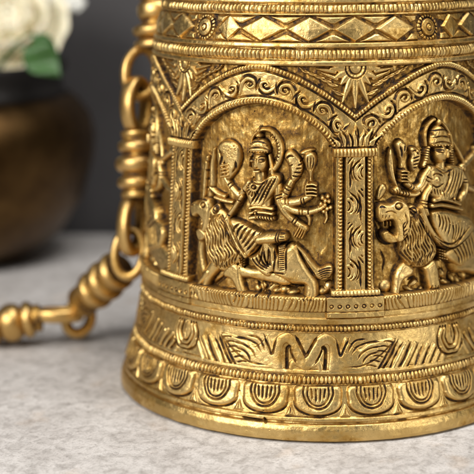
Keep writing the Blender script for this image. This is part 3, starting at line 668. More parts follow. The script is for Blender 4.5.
# ---- second rider (traced on the right panel)
def rider_right(cv):
    g, b_, s_, e = cv.groove, cv.blob, cv.stroke, cv.ell
    Z = -9.5
    # halo and hair
    s_([(428, 146), (427.5, 135), (431, 125), (438, 119.5), (445, 123), (451, 131), (454.5, 142), (455, 154)], [1.6, 2.4, 2.4, 2.6, 2.6, 3, 3, 2.4], 7.4, Z, nhalo)
    s_([(455, 140), (462, 150), (467, 160), (469, 170)], [2, 2.6, 2.6, 2], 5.8, Z, nhalo)
    b_([(431, 146), (431.5, 136), (435, 128), (440.5, 124.5), (446, 128), (450, 136), (451, 146), (441, 148.5)], 12, 5.5, Z, ncrown)
    e(440.5, 122.5, 3.6, 4.5, 10.5, Z, ncrown); e(438, 119.5, 2, 2.4, 9.5, Z, ncrown)
    for y in (130.5, 137, 142.5): g([(431.5, y+1), (441, y-1), (450.5, y+1)], .7, 1.4, .95)
    for i in range(5): e(433.5+i*3.6, 134+.1*i, 1.2, 2, 12.6, Z, ncrown)
    for i in range(7): e(432.3+i*2.9, 145.2, 1.1, 1.2, 13, Z, ncrown)
    s_([(431, 148), (429.5, 158), (426.5, 166)], [2.2, 2.8, 3], 7.6, Z, nhalo); s_([(452.5, 146), (455, 158), (456, 168)], [2.2, 2.8, 2.8], 7.6, Z, nhalo)
    for i in range(8): g([(427-(i % 2), 148.5+i*2.5), (432, 149.5+i*2.4)], .5, 1.2, .9); g([(452.8, 149+i*2.4), (458, 148+i*2.5)], .5, 1.2, .9)
    s_([(444, 160), (444.5, 168)], [5, 6], 8.4, Z, ngod)
    e(443, 153.5, 8.8, 11.8, 13.8, Z, ngod, power=.55)
    s_([(444.4, 149.5), (444.9, 153), (444.7, 156)], [.9, 1.2, 1.7], 2.3, 3.6, ngod)
    for cx in (440.2, 447.6):
        g([(cx-2.6, 147.9), (cx, 146.7), (cx+2.3, 147.8)], .5, .9, .9); e(cx, 150.8, 2.3, 1.4, 1.3, 3.5, ngod)
        g([(cx-2.6, 150.9), (cx, 149.5), (cx+2.4, 150.8)], .5, 1, .95); g([(cx-2.3, 151.5), (cx, 152.3), (cx+2.2, 151.5)], .4, .7, .8)
    g([(441.5, 159.6), (444.2, 160.2), (447.2, 159.5)], .55, 1.1, .95)
    # torso
    b_([(428, 172), (434, 165.5), (444, 167), (453, 164.5), (461, 167), (464.5, 176), (462, 186), (459, 196), (455, 203), (438, 202), (432, 196), (428.5, 186)], 10.5, 7, Z, ngod)
    b_([(448, 165), (461, 167), (463.5, 178), (459, 190), (452, 199), (441, 202), (438, 196), (444, 186), (449, 176)], 12.0, 3.2, Z, nrobe)
    for o in range(5): g([(449.5+o*3, 168+o*.4), (448+o*2.7, 180+o*.6), (442+o*3.2, 194+o*1.2)], .75, 1.9, 1)
    e(437, 180, 7, 6, 13, Z, nrobe); g([(431, 184), (437, 187), (444, 183)], .7, 1.5, .9); g([(432, 175.5), (437, 173.5), (443, 176)], .7, 1.4, .9)
    e(447.5, 175, 2, 2.2, 13, Z, ncrown); g([(436, 168), (444, 173), (452, 168)], .8, 1.4, .9)
    for i in range(5): g([(431+i*2.8, 188+i*.4), (433+i*2.6, 194+i*.6)], .6, 1.4, .95)
    s_([(434, 200.5), (443, 199), (452, 201), (459, 204)], 3.2, 12.4, Z, nrobe, power=.4); s_([(432, 206), (442, 205), (453, 207), (461, 209)], 3.0, 12.2, Z, nrobe, power=.4)
    g([(433, 203.4), (443, 202.2), (460, 206.4)], .7, 1.6, .95); e(452.5, 198.5, 3.4, 3.4, 13.8, Z, ncrown); cv.ring(452.5, 198.5, 1.9, .6, 1.2, .9)
    # curved sword at far left
    b_([(390, 151), (393, 149), (395, 158), (396, 168), (397.5, 178), (400.5, 188), (397, 188), (391.5, 177), (389, 164)], 8.2, 3, Z, nsword)
    g([(394.5, 152), (396.8, 166), (399, 182)], .9, 1.8, 1)
    # mace and hand
    b_([(397, 146), (399, 141), (403.5, 140), (408.5, 144), (409, 151), (406, 156.5), (404.5, 163), (405, 169), (401.5, 169), (401.5, 162), (399.5, 155)], 9, 4, Z, nweap)
    g([(400.5, 146), (402.5, 152), (402.8, 158)], 1.0, 2.2, 1); g([(406, 145), (405, 152)], .7, 1.4, .9)
    e(404.5, 176.5, 5.4, 7.6, 10, Z, ngod, power=.45)
    for i in range(4): s_([(401.5, 171.4+i*3.2), (405, 171+i*3.3), (408.6, 172.2+i*3.1)], 1.75, 11.8, Z, ngod); 
    for i in range(3): g([(402, 173+i*3.2), (408.6, 173.6+i*3.1)], .45, 1.4, .95)
    # conch hand
    b_([(411.5, 150), (415, 147), (421.5, 149), (424, 155), (422.5, 163), (419, 171), (414.5, 172), (412.5, 163), (413.5, 156)], 7.6, 4, Z, narm)
    g([(413.5, 152), (417.5, 151), (420.5, 155)], .8, 1.8, .95); e(419, 151.5, 2.2, 2.2, 9, Z, narm)
    for i in range(4): g([(414.5, 159+i*3.1), (421, 156.5+i*3.6)], .7, 1.6, .95)
    # arms
    s_([(432, 170), (427, 178), (423, 186), (417, 189), (409, 184)], [4.8, 4.6, 4.2, 3.8, 3.8], 8.6, Z, ngod)
    s_([(430, 180), (425, 188), (418, 195), (407, 194), (400, 192)], [4.2, 4, 3.6, 3.6, 3.4], 8.0, Z, ngod)
    for p, q in (((413.5, 184), (410.5, 190)), ((416, 185), (413.4, 191)), ((427, 176), (433, 180)), ((426, 179), (431.6, 183)), ((405, 190.5), (404, 197)), ((408, 190.5), (407, 197.4)), ((411, 191), (410, 198)), ((421, 190.5), (424, 196)), ((395, 188), (398, 195))): g([p, q], .6, 1.4, .95)
    e(399, 191, 5.6, 5, 9.6, Z, ngod)
    for i in range(3): g([(394.5+i*2.6, 189.5-i*.6), (396.5+i*2.4, 195.5)], .5, 1.3, .9)
    s_([(464, 172), (469, 182), (468, 193), (463, 200)], [4.6, 4.4, 4.2, 4], 8.4, Z, ngod)
    for p, q in (((464, 180), (473, 179)), ((464.5, 183), (473, 182))): g([p, q], .6, 1.4, .95)
    s_([(466, 168), (474, 160), (480, 152)], [4, 3.6, 3.6], 7, Z, ngod)
    s_([(470, 186), (480, 190), (490, 186)], [4, 3.6, 3.6], 7, Z, ngod)
    s_([(480, 150), (486, 146), (489, 138)], [5, 5, 3], 7, Z, nweap)
    # lower arm that holds the reins
    s_([(431, 188), (426.5, 196), (425.5, 206), (427.5, 214)], [4.6, 4.8, 4.8, 4.4], 11.6, Z, ngod)
    for y in (201, 204, 207.6): g([(421.5, y), (431, y+.6)], .6, 1.4, .95)
    # ---------------- lion
    b_([(452, 250), (470, 246), (490, 254), (500, 270), (502, 292), (490, 294), (486, 280), (470, 274), (455, 272)], 9, 7, Z, nlion)
    b_([(403, 212), (411, 206.5), (420, 208), (427, 216), (431, 228), (436.5, 241), (438.5, 252), (434, 262), (425, 268), (414, 268.5), (406, 263), (401, 252), (399.5, 238), (404, 227)], 11.8, 8, Z, nhead)
    locks(cv, [(405, 217), (400.5, 231), (400.5, 246), (404.5, 258), (413, 267)], [(422, 210), (430, 225), (436, 241), (438, 252), (430, 265)], 13)
    # head turned left with its mouth open
    b_([(376.5, 207), (380, 203.5), (386, 203.5), (391, 203), (396, 199), (403, 199.5), (408.5, 205), (410.5, 217), (409, 230), (404, 240), (398, 243.5), (393.5, 239), (394.5, 230), (392, 221.5), (386, 221.5), (380, 223), (376, 216)], 13.6, 3.6, Z, nhead)
    b_([(382, 232.5), (387, 230), (393, 233.5), (399, 236), (399, 241.5), (393, 244), (386.5, 243), (382.5, 238.5)], 11.5, 2.6, Z, nhead)
    e(388.5, 226.5, 4.5, 5, 5.0, Z, nhead); e(387, 232, 3.2, 1.8, 12.2, Z, nhead)
    g([(380, 223.5), (386, 222.5), (391, 222.5), (394, 227), (393.5, 232)], .9, 1.8, 1)
    for k_ in range(5): g([(404+k_*.9, 221+k_*3.6), (401.5+k_*.4, 225+k_*3.6), (402.5, 229.5+k_*3.2)], .6, 1.2, .8)
    for k_ in range(3): g([(381.5+k_*3.2, 214+k_*.2), (380.8+k_*3.2, 218.5)], .45, .8, .7)
    for x in (383, 386.6, 390): s_([(x, 221.5), (x+.3, 226)], [1.5, .6], 11.5, Z, nhead)
    cv.ring(397.3, 205.6, 3.6, .8, 1.8, .95, ry=3.0); e(397.3, 205.6, 2.6, 2.1, 15.4, Z, nhead); g([(392.5, 201.5), (397, 199.8), (402.5, 201.6)], .7, 1.4, .9)
    g([(378.5, 207.5), (381.5, 206), (384.5, 207.5)], .9, 2.0, 1); g([(383, 212), (390, 210.5), (395, 213)], .6, 1.0, .6); g([(403, 212), (405.5, 221), (401.5, 230)], .6, 1.0, .6)
    e(413.5, 211, 7, 6.4, 12.8, Z, nhead); e(413.5, 211, 4.6, 3.8, 11.2, Z, nhead); cv.ring(413.5, 211, 3.9, 1.0, 2.6, 1, ry=3.2); g([(409.5, 208), (413, 211.5), (417, 213)], .9, 2.2, 1)
    g([(378, 222), (380, 232), (383, 241), (391, 245), (399, 241)], 1.6, 1.6, 1)
    # hand of the rider on the lion's foot: long smooth leg along the mane
    s_([(421.5, 208), (425, 219), (431, 231), (438, 240), (446, 246)], [4.4, 4.0, 4.0, 4.4, 3.4], 13.2, Z, ngod)
    g([(426, 212), (430, 222), (436, 232), (442, 237)], .8, 2.2, 1); g([(417.8, 212), (420.5, 221), (426.5, 233), (434, 243)], .9, 2.2, 1)
    # front legs
    b_([(405, 262), (416, 268), (414, 276), (406, 281), (402.5, 290), (401.5, 298), (394, 298.5), (394.5, 286), (396.5, 273)], 9.6, 5, Z, nlion)
    b_([(424, 267), (434, 259), (438.5, 266), (440, 276), (440.5, 288), (431, 291), (427.5, 283), (426, 275)], 11.5, 5, Z, nlion)
    e(434.5, 286.5, 6, 4.5, 12, Z, nlion)
    for x in (431.5, 434.6, 437.6): g([(x, 284.5), (x-.3, 290)], .5, 1.3, .9)
    for x in (396, 398.8): g([(x, 294), (x-.3, 298.5)], .5, 1.3, .9)
    # robe: fans of folds
    b_([(433, 210), (446, 209), (458, 212), (470, 216), (474, 228), (468, 240), (458, 248), (449, 250), (442, 244), (435, 232), (431, 220)], 12.4, 6, Z, nrobe)
    b_([(452, 246), (466, 232), (474, 226), (482, 232), (480, 250), (470, 262), (460, 268), (450, 262), (444, 254)], 11.6, 5, Z, nrobe)
    for i in range(9):
        g([(436.5+i*3.0, 213+i*.4+(i % 2)), (438.6+i*3.2, 221+i*1.0), (437+i*2.9, 229+i*2.3-max(0, i-5)*1.4)] if i < 4 else [(438+i*3.2, 215+i*1.4), (443+i*2.2, 226+i*1.3), (446+i*1.0, 238+i*.9)], .8, 1.9, .95)
    g([(433, 236), (442, 242), (452, 243), (462, 234), (470, 222)], .9, 2.2, 1)
    g([(436, 240), (444, 246.5), (454, 247.5), (466, 237), (474, 226)], .8, 2.0, 1)
    for i in range(8): g([(452+i*3, 249-i*2.6), (457+i*2.6, 256-i*1.6), (459+i*2.6, 264-i*1.6)], .8, 1.9, .95)
    for i in range(18): e(441+(i % 4)*2.4, 250+(i//4)*2.6+(i % 4)*.6, 1.3, 1.3, 9.2, Z, nrobe)
    for i in range(10): e(446+i*2.6, 221+i*.35+2.3*math.sin(i*.9), .9, .9, 13.6, Z, nrobe)
    # ground and left wall
    for (x, y, rx, ry, h) in ((418, 284, 6, 3.5, 5), (414, 291, 7, 3.5, 4.5), (447, 274, 4, 6, 5), (450, 283, 5, 4, 5.5), (457, 280, 3.5, 7, 5), (463, 282, 3.5, 7, 4.6), (389, 288, 6, 7, 4.2), (470, 276, 4, 7, 4), (424, 292, 5, 3, 5)):
        e(x, y, rx*1.25, ry*.9, h*.7+1, Z, nniche, ang=random.uniform(-50, 50), power=.8)
    for a, b, c in (((412, 282), (419, 279), (424, 284)), ((446, 268), (449, 275), (447, 281)), ((456, 270), (454, 279), (458, 286)), ((384, 252), (388, 262), (386, 274)), ((462, 272), (467, 279), (464, 286))): g([a, b, c], 1.1, 2.0, 1)
    s_([(386, 190), (383, 196), (381, 199)], [5, 5, 3], 4, Z, nniche)

c1 = panel(1); frame(c1, 11)
c2 = panel(2); frame(c2, 23)
random.seed(3); rider_left(c1); rider_right(c2)
# the panel left of it, mostly turned away, repeats the right one
t0 = slice(0, NTILE); t1 = slice(NTILE, 2*NTILE); t2 = slice(2*NTILE, 3*NTILE)
for A in (H, G, ID): A[PA:PB, t0] = A[PA:PB, t2]
# uneven casting: large soft waves, fine pits
H += ((noise(H.shape, (36, 46), 71)*.22+noise(H.shape, (110, 150), 72)*.10)*np.where(ID == IDS['niche'], .45, 1)).astype(np.float32)
pits = noise(H.shape, (330, 400), 73)
H -= (np.clip(pits-2.1, 0, 2)*.8).astype(np.float32); G = np.clip(G+np.clip(pits-2.1, 0, 1)*.9*(noise(H.shape, (20, 30), 74) > -.2), 0, 1)
rimr = row(424); H[:rimr] += (noise((rimr, NT), (2, 60), 75)*.16).astype(np.float32)
G[:rimr] *= .5
# residue breaks up along the grooves
G *= np.clip(.86+.26*noise(H.shape, (90, 110), 76), .3, 1.1).astype(np.float32)
G = np.clip(G, 0, 1)
def soften(A, n=1):
    for _ in range(n):
        A[1:-1] = .25*A[:-2]+.5*A[1:-1]+.25*A[2:]; A[:, 1:-1] = .25*A[:, :-2]+.5*A[:, 1:-1]+.25*A[:, 2:]
    return A
fig_ids = [IDS[n] for n in ('shield', 'rod', 'sword', 'goddess', 'crown', 'robe', 'lion', 'lion_mane', 'halo', 'weapon', 'lion_tail', 'conch', 'lotus_flower', 'arch_beading', 'column')]
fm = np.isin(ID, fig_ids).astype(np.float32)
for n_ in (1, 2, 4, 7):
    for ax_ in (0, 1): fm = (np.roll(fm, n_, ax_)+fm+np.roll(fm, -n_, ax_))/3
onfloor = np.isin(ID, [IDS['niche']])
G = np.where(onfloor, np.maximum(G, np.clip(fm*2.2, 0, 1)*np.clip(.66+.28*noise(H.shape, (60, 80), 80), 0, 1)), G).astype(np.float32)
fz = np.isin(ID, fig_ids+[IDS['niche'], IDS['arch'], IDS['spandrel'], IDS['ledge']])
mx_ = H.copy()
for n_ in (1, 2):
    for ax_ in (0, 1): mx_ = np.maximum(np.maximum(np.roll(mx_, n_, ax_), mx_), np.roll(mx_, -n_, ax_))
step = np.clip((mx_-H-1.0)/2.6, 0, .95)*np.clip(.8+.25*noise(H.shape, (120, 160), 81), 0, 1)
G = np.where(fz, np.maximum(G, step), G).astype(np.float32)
# worn bands of tarnish over the whole casting
tn = noise(H.shape, (9, 14), 90)+.6*noise(H.shape, (40, 60), 91)+.3*noise(H.shape, (160, 220), 92)
G = np.maximum(G, np.clip((tn-.1)*.17, 0, .32)).astype(np.float32)
H = soften(H, 1)

# ------------------------------------------------------------------ materials
def newmat(name):
    m = bpy.data.materials.new(name); m.use_nodes = True; nt = m.node_tree; nt.nodes.clear()
    out = nt.nodes.new('ShaderNodeOutputMaterial'); p = nt.nodes.new('ShaderNodeBsdfPrincipled'); nt.links.new(p.outputs[0], out.inputs[0])
    return m, nt, p
def N(nt, t, **k):
    n = nt.nodes.new('ShaderNode'+t)
    for a, v in k.items():
        if a.startswith('i_'):
            key = a[2:]; key = int(key) if key.isdigit() else key.replace('_', ' ')
            n.inputs[key].default_value = v
        else: setattr(n, a, v)
    return n
def ramp(nt, pts, col=None):
    r = nt.nodes.new('ShaderNodeValToRGB'); e = r.color_ramp.elements
    while len(e) < len(pts): e.new(.5)
    for q, (p, c) in zip(e, pts): q.position = p; q.color = (*c, 1) if not isinstance(c, (int, float)) else (c, c, c, 1)
    return r
def brass(name, c0, c1, grime=True, rough=(.30, .46), bump=.18, scale=1.0):
    m, nt, p = newmat(name); L = nt.links.new
    tc = N(nt, 'TexCoord'); n1 = N(nt, 'TexNoise', i_Scale=5.0*scale, i_Detail=6.0, i_Roughness=.6); L(tc.outputs['Object'], n1.inputs['Vector'])
    n2 = N(nt, 'TexNoise', i_Scale=70.0*scale, i_Detail=4.0, i_Roughness=.65); L(tc.outputs['Object'], n2.inputs['Vector'])
    cr = ramp(nt, ((.3, c0), (.72, c1))); L(n1.outputs[0], cr.inputs[0])
    col = cr.outputs[0]
    rr = N(nt, 'MapRange', i_1=.3, i_2=.7, i_3=rough[0], i_4=rough[1]); L(n2.outputs[0], rr.inputs[0]); ro = rr.outputs[0]
    p.inputs['Metallic'].default_value = 1
    if grime:
        at_ = N(nt, 'Attribute', attribute_name='patina')
        ad = N(nt, 'MapRange', i_1=.35, i_2=.65, i_3=.62, i_4=1.25); L(n2.outputs[0], ad.inputs[0])
        mr = N(nt, 'Math', operation='MULTIPLY'); L(at_.outputs['Fac'], mr.inputs[0]); L(ad.outputs[0], mr.inputs[1])
        tar = ramp(nt, ((.10, (.52, .31, .075)), (.45, (.29, .155, .034)), (.72, (.085, .040, .012)), (1.0, (.020, .011, .005)))); L(mr.outputs[0], tar.inputs[0])
        cl = ramp(nt, ((.04, 0.0), (.32, 1.0))); L(mr.outputs[0], cl.inputs[0])
        mx = N(nt, 'Mix', data_type='RGBA'); L(cl.outputs[0], mx.inputs[0]); L(col, mx.inputs[6]); L(tar.outputs[0], mx.inputs[7]); col = mx.outputs[2]
        mm = N(nt, 'MapRange', i_1=0.25, i_2=1.0, i_3=1.0, i_4=.45); L(mr.outputs[0], mm.inputs[0]); L(mm.outputs[0], p.inputs['Metallic'])
        r2 = N(nt, 'MapRange', i_1=0.0, i_2=.5, i_3=0.0, i_4=.20); L(mr.outputs[0], r2.inputs[0]); s = N(nt, 'Math', operation='ADD'); L(ro, s.inputs[0]); L(r2.outputs[0], s.inputs[1]); ro = s.outputs[0]
    L(col, p.inputs['Base Color']); L(ro, p.inputs['Roughness'])
    n3 = N(nt, 'TexNoise', i_Scale=38.0*scale, i_Detail=5.0, i_Roughness=.6); L(tc.outputs['Object'], n3.inputs['Vector'])
    b = N(nt, 'Bump', i_Strength=bump, i_Distance=.02); L(n3.outputs[0], b.inputs['Height'])
    n5 = N(nt, 'TexNoise', i_Scale=190.0*scale, i_Detail=3.0, i_Roughness=.7); L(tc.outputs['Object'], n5.inputs['Vector'])
    b2 = N(nt, 'Bump', i_Strength=.22, i_Distance=.004); L(n5.outputs[0], b2.inputs['Height']); L(b.outputs[0], b2.inputs['Normal']); L(b2.outputs[0], p.inputs['Normal'])
    return m
M_BELL = brass('antique_brass', (.50, .325, .105), (.78, .56, .235))
M_CHAIN = brass('chain_brass', (.50, .305, .100), (.74, .50, .195), True, (.30, .42), .10, 1.0)

# ------------------------------------------------------------------ mesh helpers
def link(name, me, mat, parent=None):
    o = bpy.data.objects.new(name, me); C.objects.link(o); me.materials.append(mat)
    if parent: o.parent = parent
    return o
def tag(o, label=None, cat=None, group=None, kind=None):
    if label: o['label'] = label
    if cat: o['category'] = cat
    if group: o['group'] = group
    if kind: o['kind'] = kind
    return o
def empty(name, loc=(0, 0, 0)):
    o = bpy.data.objects.new(name, None); C.objects.link(o); o.location = loc; return o
def shade(me):
    me.polygons.foreach_set('use_smooth', np.ones(len(me.polygons), bool))
def grid_mesh(name, V, F, pat):
    me = bpy.data.meshes.new(name); me.vertices.add(len(V)); me.vertices.foreach_set('co', V.astype(np.float32).ravel())
    me.loops.add(F.size); me.loops.foreach_set('vertex_index', F.astype(np.int32).ravel())
    me.polygons.add(len(F)); me.polygons.foreach_set('loop_start', np.arange(0, F.size, 4, dtype=np.int32))
    a = me.attributes.new('patina', 'FLOAT', 'POINT'); a.data.foreach_set('value', pat.astype(np.float32))
    shade(me); me.update(calc_edges=True)
    return me

# ------------------------------------------------------------------ the bell
bell = tag(empty('temple_bell'), 'large antique brass bell covered in relief figures, standing on the pale stone table', 'bell')
RB = r_base(ZZ)[:, None]
def positions(Hs, th):
    r = RB+Hs/S
    return np.stack([r*np.sin(th)[None], -r*np.cos(th)[None], np.broadcast_to(ZZ[:, None], r.shape)], -1)
# front: fine, back: every third column, turned by 180 degrees
bi = np.arange(0, NT, 4)
THa = np.concatenate([TH, TH[bi]+PI, [TH[0]+2*PI]])
Ha = np.concatenate([H, H[:, bi], H[:, :1]], 1); Ga = np.concatenate([G, G[:, bi], G[:, :1]], 1)
IDb = ID[:, bi].copy(); wall_like = np.isin(IDb, [v for k, v in IDS.items() if k in ('column', 'spandrel', 'niche', 'arch', 'arch_beading', 'capital', 'column_base', 'ledge', 'goddess', 'crown', 'robe', 'lion', 'lion_mane', 'halo', 'weapon', 'lion_tail', 'conch', 'lotus_flower', 'shield', 'rod', 'sword')])
IDb[wall_like] = IDS['wall']
IDa = np.concatenate([ID, IDb, IDb[:, -1:]], 1)
POS = positions(Ha, THa); nz, nt_ = Ha.shape
FI = IDa[:-1, :-1]
tile = np.where(np.arange(nt_-1) < NT, np.arange(nt_-1)//NTILE, 9)
colk = np.where(np.arange(nt_-1) < NT, np.floor(np.arange(nt_-1)/NTILE+.5).astype(int), 9)              # which column a grid column belongs to
IDX = np.arange(nz*nt_).reshape(nz, nt_)
flat = POS.reshape(-1, 3); gflat = Ga.ravel()
def extract(mask, name, parent, lbl=None):
    a, b = np.nonzero(mask)
    if len(a) < 30: return None
    q = np.stack([IDX[a, b], IDX[a, b+1], IDX[a+1, b+1], IDX[a+1, b]], 1)
    u, inv = np.unique(q.ravel(), return_inverse=True)
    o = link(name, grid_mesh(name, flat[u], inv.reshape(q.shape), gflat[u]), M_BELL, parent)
    if lbl: o['label'] = lbl
    return o
def components(mask):
    """connected pieces of a mask, small crumbs joined to the largest"""
    a, b = np.nonzero(mask)
    if len(a) == 0: return []
    sl = (slice(a.min(), a.max()+1), slice(b.min(), b.max()+1)); m = mask[sl]
    lab = np.where(m, np.arange(1, m.size+1).reshape(m.shape), 0)
    for _ in range(400):
        old = lab.copy()
        for ax in (0, 1):
            for d in (1, -1):
                sh = np.roll(lab, d, ax); 
                if d == 1: (sh[0] if ax == 0 else sh[:, 0])[...] = 0
                else: (sh[-1] if ax == 0 else sh[:, -1])[...] = 0
                lab = np.where(m, np.maximum(lab, sh), 0)
        # pointer jumping
        f = lab.ravel(); f2 = np.where(f > 0, f[np.maximum(f-1, 0)], 0); lab = f2.reshape(lab.shape)
        if (lab == old).all(): break
    u, c = np.unique(lab[lab > 0], return_counts=True); big = u[np.argsort(-c)]; n = {k: v for k, v in zip(u, c)}
    out = []
    for k in big:
        if n[k] < 150 and out: continue
        o = np.zeros(mask.shape, bool); o[sl] = lab == k; out.append(o)
    return out
nm = lambda n: IDS[n]
for name, out in (('rim', 'rim'), ('lotus_band', 'lotus_band'), ('lower_beading', 'beaded_ring'), ('swan_frieze', 'swan_frieze'), ('upper_beading', 'beaded_ring'),
                  ('moulding', 'moulding'), ('cornice_moulding', 'moulding'), ('cornice_beading', 'beaded_ring'), ('neck_moulding', 'moulding'),
                  ('diamond_frieze', 'diamond_frieze'), ('shoulder_beading', 'beaded_ring'), ('shoulder', 'shoulder'), ('wall', 'bell_wall')):
    o = extract(FI == nm(name), out, bell)
    if name == 'diamond_frieze':
        fr = o
        cols_c = [t for t in trs if T0-.1 < t < T1+.1]
        for c in cols_c:
            w = np.abs(THa[:-1]-c) < R_(7)
            for q in components((FI == nm('rosette')) & w[None])[:1]: extract(q, 'rosette', fr)
        rest = (FI == nm('rosette')) & ~np.any([np.abs(THa[:-1]-c) < R_(7) for c in cols_c], 0)[None]
        for q in components(rest): extract(q, 'rosette', fr)
colm = {}
for k in range(0, 4):
    w = (colk == k)[None]
    col_o = extract((FI == nm('column')) & w, 'column', bell)
    if col_o:
        extract((FI == nm('capital')) & w, 'capital', col_o); extract((FI == nm('column_base')) & w, 'column_base', col_o)
    extract((FI == nm('spandrel')) & w, 'spandrel', bell)
for k in range(3):
    w = (tile == k)[None]
    ar = extract((FI == nm('arch')) & w, 'arch', bell); extract((FI == nm('arch_beading')) & w, 'beading', ar)
    extract((FI == nm('niche')) & w, 'niche', bell); extract((FI == nm('ledge')) & w, 'leaf_ledge', bell)
    gd = extract((FI == nm('goddess')) & w, 'goddess_relief', bell, {1: 'many-armed rider in the wide niche, face to the viewer', 2: 'many-armed rider beside the roaring lion head'}.get(k))
    for part, out in (('crown', 'crown'), ('robe', 'robe'), ('halo', 'halo'), ('weapon', 'mace'), ('shield', 'round_shield'), ('rod', 'rod'), ('sword', 'sword'), ('conch', 'conch'), ('lotus_flower', 'lotus_flower')):
        for q in components((FI == nm(part)) & w): extract(q, out, gd)
    ln = extract((FI == nm('lion')) & w, 'lion_relief', bell)
    extract((FI == nm('lion_mane')) & w, 'mane', ln); extract((FI == nm('lion_tail')) & w, 'tail', ln)

def lathe(name, prof, mat, parent=None, n=96, axis=None, loc=(0, 0, 0), closed=False):
    bm = bmesh.new(); rings = []
    for r, z in prof:
        rings.append([bm.verts.new((r*math.cos(2*PI*i/n), r*math.sin(2*PI*i/n), z)) for i in range(n)])
    for a, b in zip(rings[:-1], rings[1:]):
        for i in range(n): bm.faces.new((a[i], a[(i+1) % n], b[(i+1) % n], b[i]))
    if closed:
        for i in range(n): bm.faces.new((rings[-1][i], rings[-1][(i+1) % n], rings[0][(i+1) % n], rings[0][i]))
    else:
        bm.faces.new(rings[0][::-1]); bm.faces.new(rings[-1])
    bmesh.ops.recalc_face_normals(bm, faces=bm.faces)
    me = bpy.data.meshes.new(name); bm.to_mesh(me); bm.free(); shade(me)
    o = link(name, me, mat, parent)
    if axis is not None: o.rotation_mode = 'QUATERNION'; o.rotation_quaternion = Vector((0, 0, 1)).rotation_difference(Vector(axis))
    o.location = loc
    return o
# inside of the mouth, and the crown above the frame
ri = float(r_base(Z0)); rt = float(r_base(ZTOP))+1.4/S
lathe('bell_interior', [(ri-.004, Z0), (ri-.05, Z0-.002), (ri-.09, .1), (.80, .6), (.72, 1.8), (.62, 2.2), (.3, 2.4)], M_BELL, bell)
lathe('crown_cap', [(rt-.004, ZTOP-.002), (rt+.01, ZTOP+.03), (rt-.03, ZTOP+.06), (rt-.06, ZTOP+.12), (.60, ZTOP+.25), (.5, ZTOP+.36), (.34, ZTOP+.46), (.2, ZTOP+.52), (.14, ZTOP+.6), (.16, ZTOP+.66), (.08, ZTOP+.7)], M_BELL, bell)

# ------------------------------------------------------------------ chain
def torus_loop(name, rx, ry, wr, hr, mat, parent, X, Y, Zc, loc):
    """oval eye: X,Y span its plane, section wr (in plane) x hr (across)"""
    n, m = 56, 16; V = []; F = []
    for i in range(n):
        a = 2*PI*i/n; c = X*(rx*math.cos(a))+Y*(ry*math.sin(a)); nrm = (X*(math.cos(a)/rx)+Y*(math.sin(a)/ry)).normalized()
        for j in range(m):
            b = 2*PI*j/m; cb, sb = math.cos(b), math.sin(b)
            V.append(c+nrm*(wr*np.sign(cb)*abs(cb)**.75)+Zc*(hr*np.sign(sb)*abs(sb)**.75))
    for i in range(n):
        for j in range(m): F.append((i*m+j, ((i+1) % n)*m+j, ((i+1) % n)*m+(j+1) % m, i*m+(j+1) % m))
    me = bpy.data.meshes.new(name); me.from_pydata([tuple(Vector(loc)+v) for v in V], [], F); shade(me); me.update()
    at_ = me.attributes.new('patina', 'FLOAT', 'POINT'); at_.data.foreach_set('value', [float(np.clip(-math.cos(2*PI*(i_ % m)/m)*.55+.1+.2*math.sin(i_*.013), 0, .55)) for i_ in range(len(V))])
    return link(name, me, mat, parent)
def chain_link(p0, d0, p1, d1, discs, eyes, core=.085):
    """p0, p1: ends of the barrel in the photo with their depths; discs: (t, radius px, half thickness px); eyes: oval loops"""
    a = Vector(at(*p0, d0)); b = Vector(at(*p1, d1)); ax = (b-a).normalized(); L = (b-a).length; k = (d0+d1)/2/FPX
    prof = [(.03, 0), (core*.9, .012)]
    for z in np.linspace(.012, L-.012, 150):
        r = core
        for (c, rad, w) in discs:
            q = (z-c*L)/(w*k)
            if abs(q) < 1: r = max(r, core*.8+(rad*k-core*.8)*(1-abs(q)**2.4)**.5)
        prof.append((r*(1+.012*math.sin(z*47)), z))
    prof += [(core*.9, L-.012), (.03, L)]
    o = lathe('chain_link', prof, M_CHAIN, None, 56, ax, a)
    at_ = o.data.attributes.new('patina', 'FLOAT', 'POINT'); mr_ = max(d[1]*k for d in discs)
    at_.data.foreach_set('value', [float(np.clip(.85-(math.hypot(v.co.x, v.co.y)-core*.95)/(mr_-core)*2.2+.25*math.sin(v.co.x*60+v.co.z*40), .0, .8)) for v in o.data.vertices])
    mi = (Matrix.Translation(o.location) @ o.rotation_quaternion.to_matrix().to_4x4()).inverted()
    for (cx, cy, d, ang, nrm, rx, ry, wr, hr) in eyes:
        k = d/FPX; Y = Vector(R2)*math.cos(R_(ang))-Vector(U2)*math.sin(R_(ang)); Z = Vector(nrm).normalized(); Y = (Y-Z*Y.dot(Z)).normalized(); X = Y.cross(Z)
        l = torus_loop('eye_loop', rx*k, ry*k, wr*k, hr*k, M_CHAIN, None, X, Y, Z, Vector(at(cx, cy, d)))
        l.parent = o; l.matrix_parent_inverse = mi
    return o
chain = tag(empty('hanging_chain', tuple(on_ground(76, 340))), 'thick ribbed brass chain hanging behind the bell and trailing along the table', 'chain')
CH0 = chain.location.copy()
view = Vector(-Fv); side = Vector(R2); up = Vector(U2)
DA, DB, DC, DD = 7.68, 7.66, 7.82, 8.08
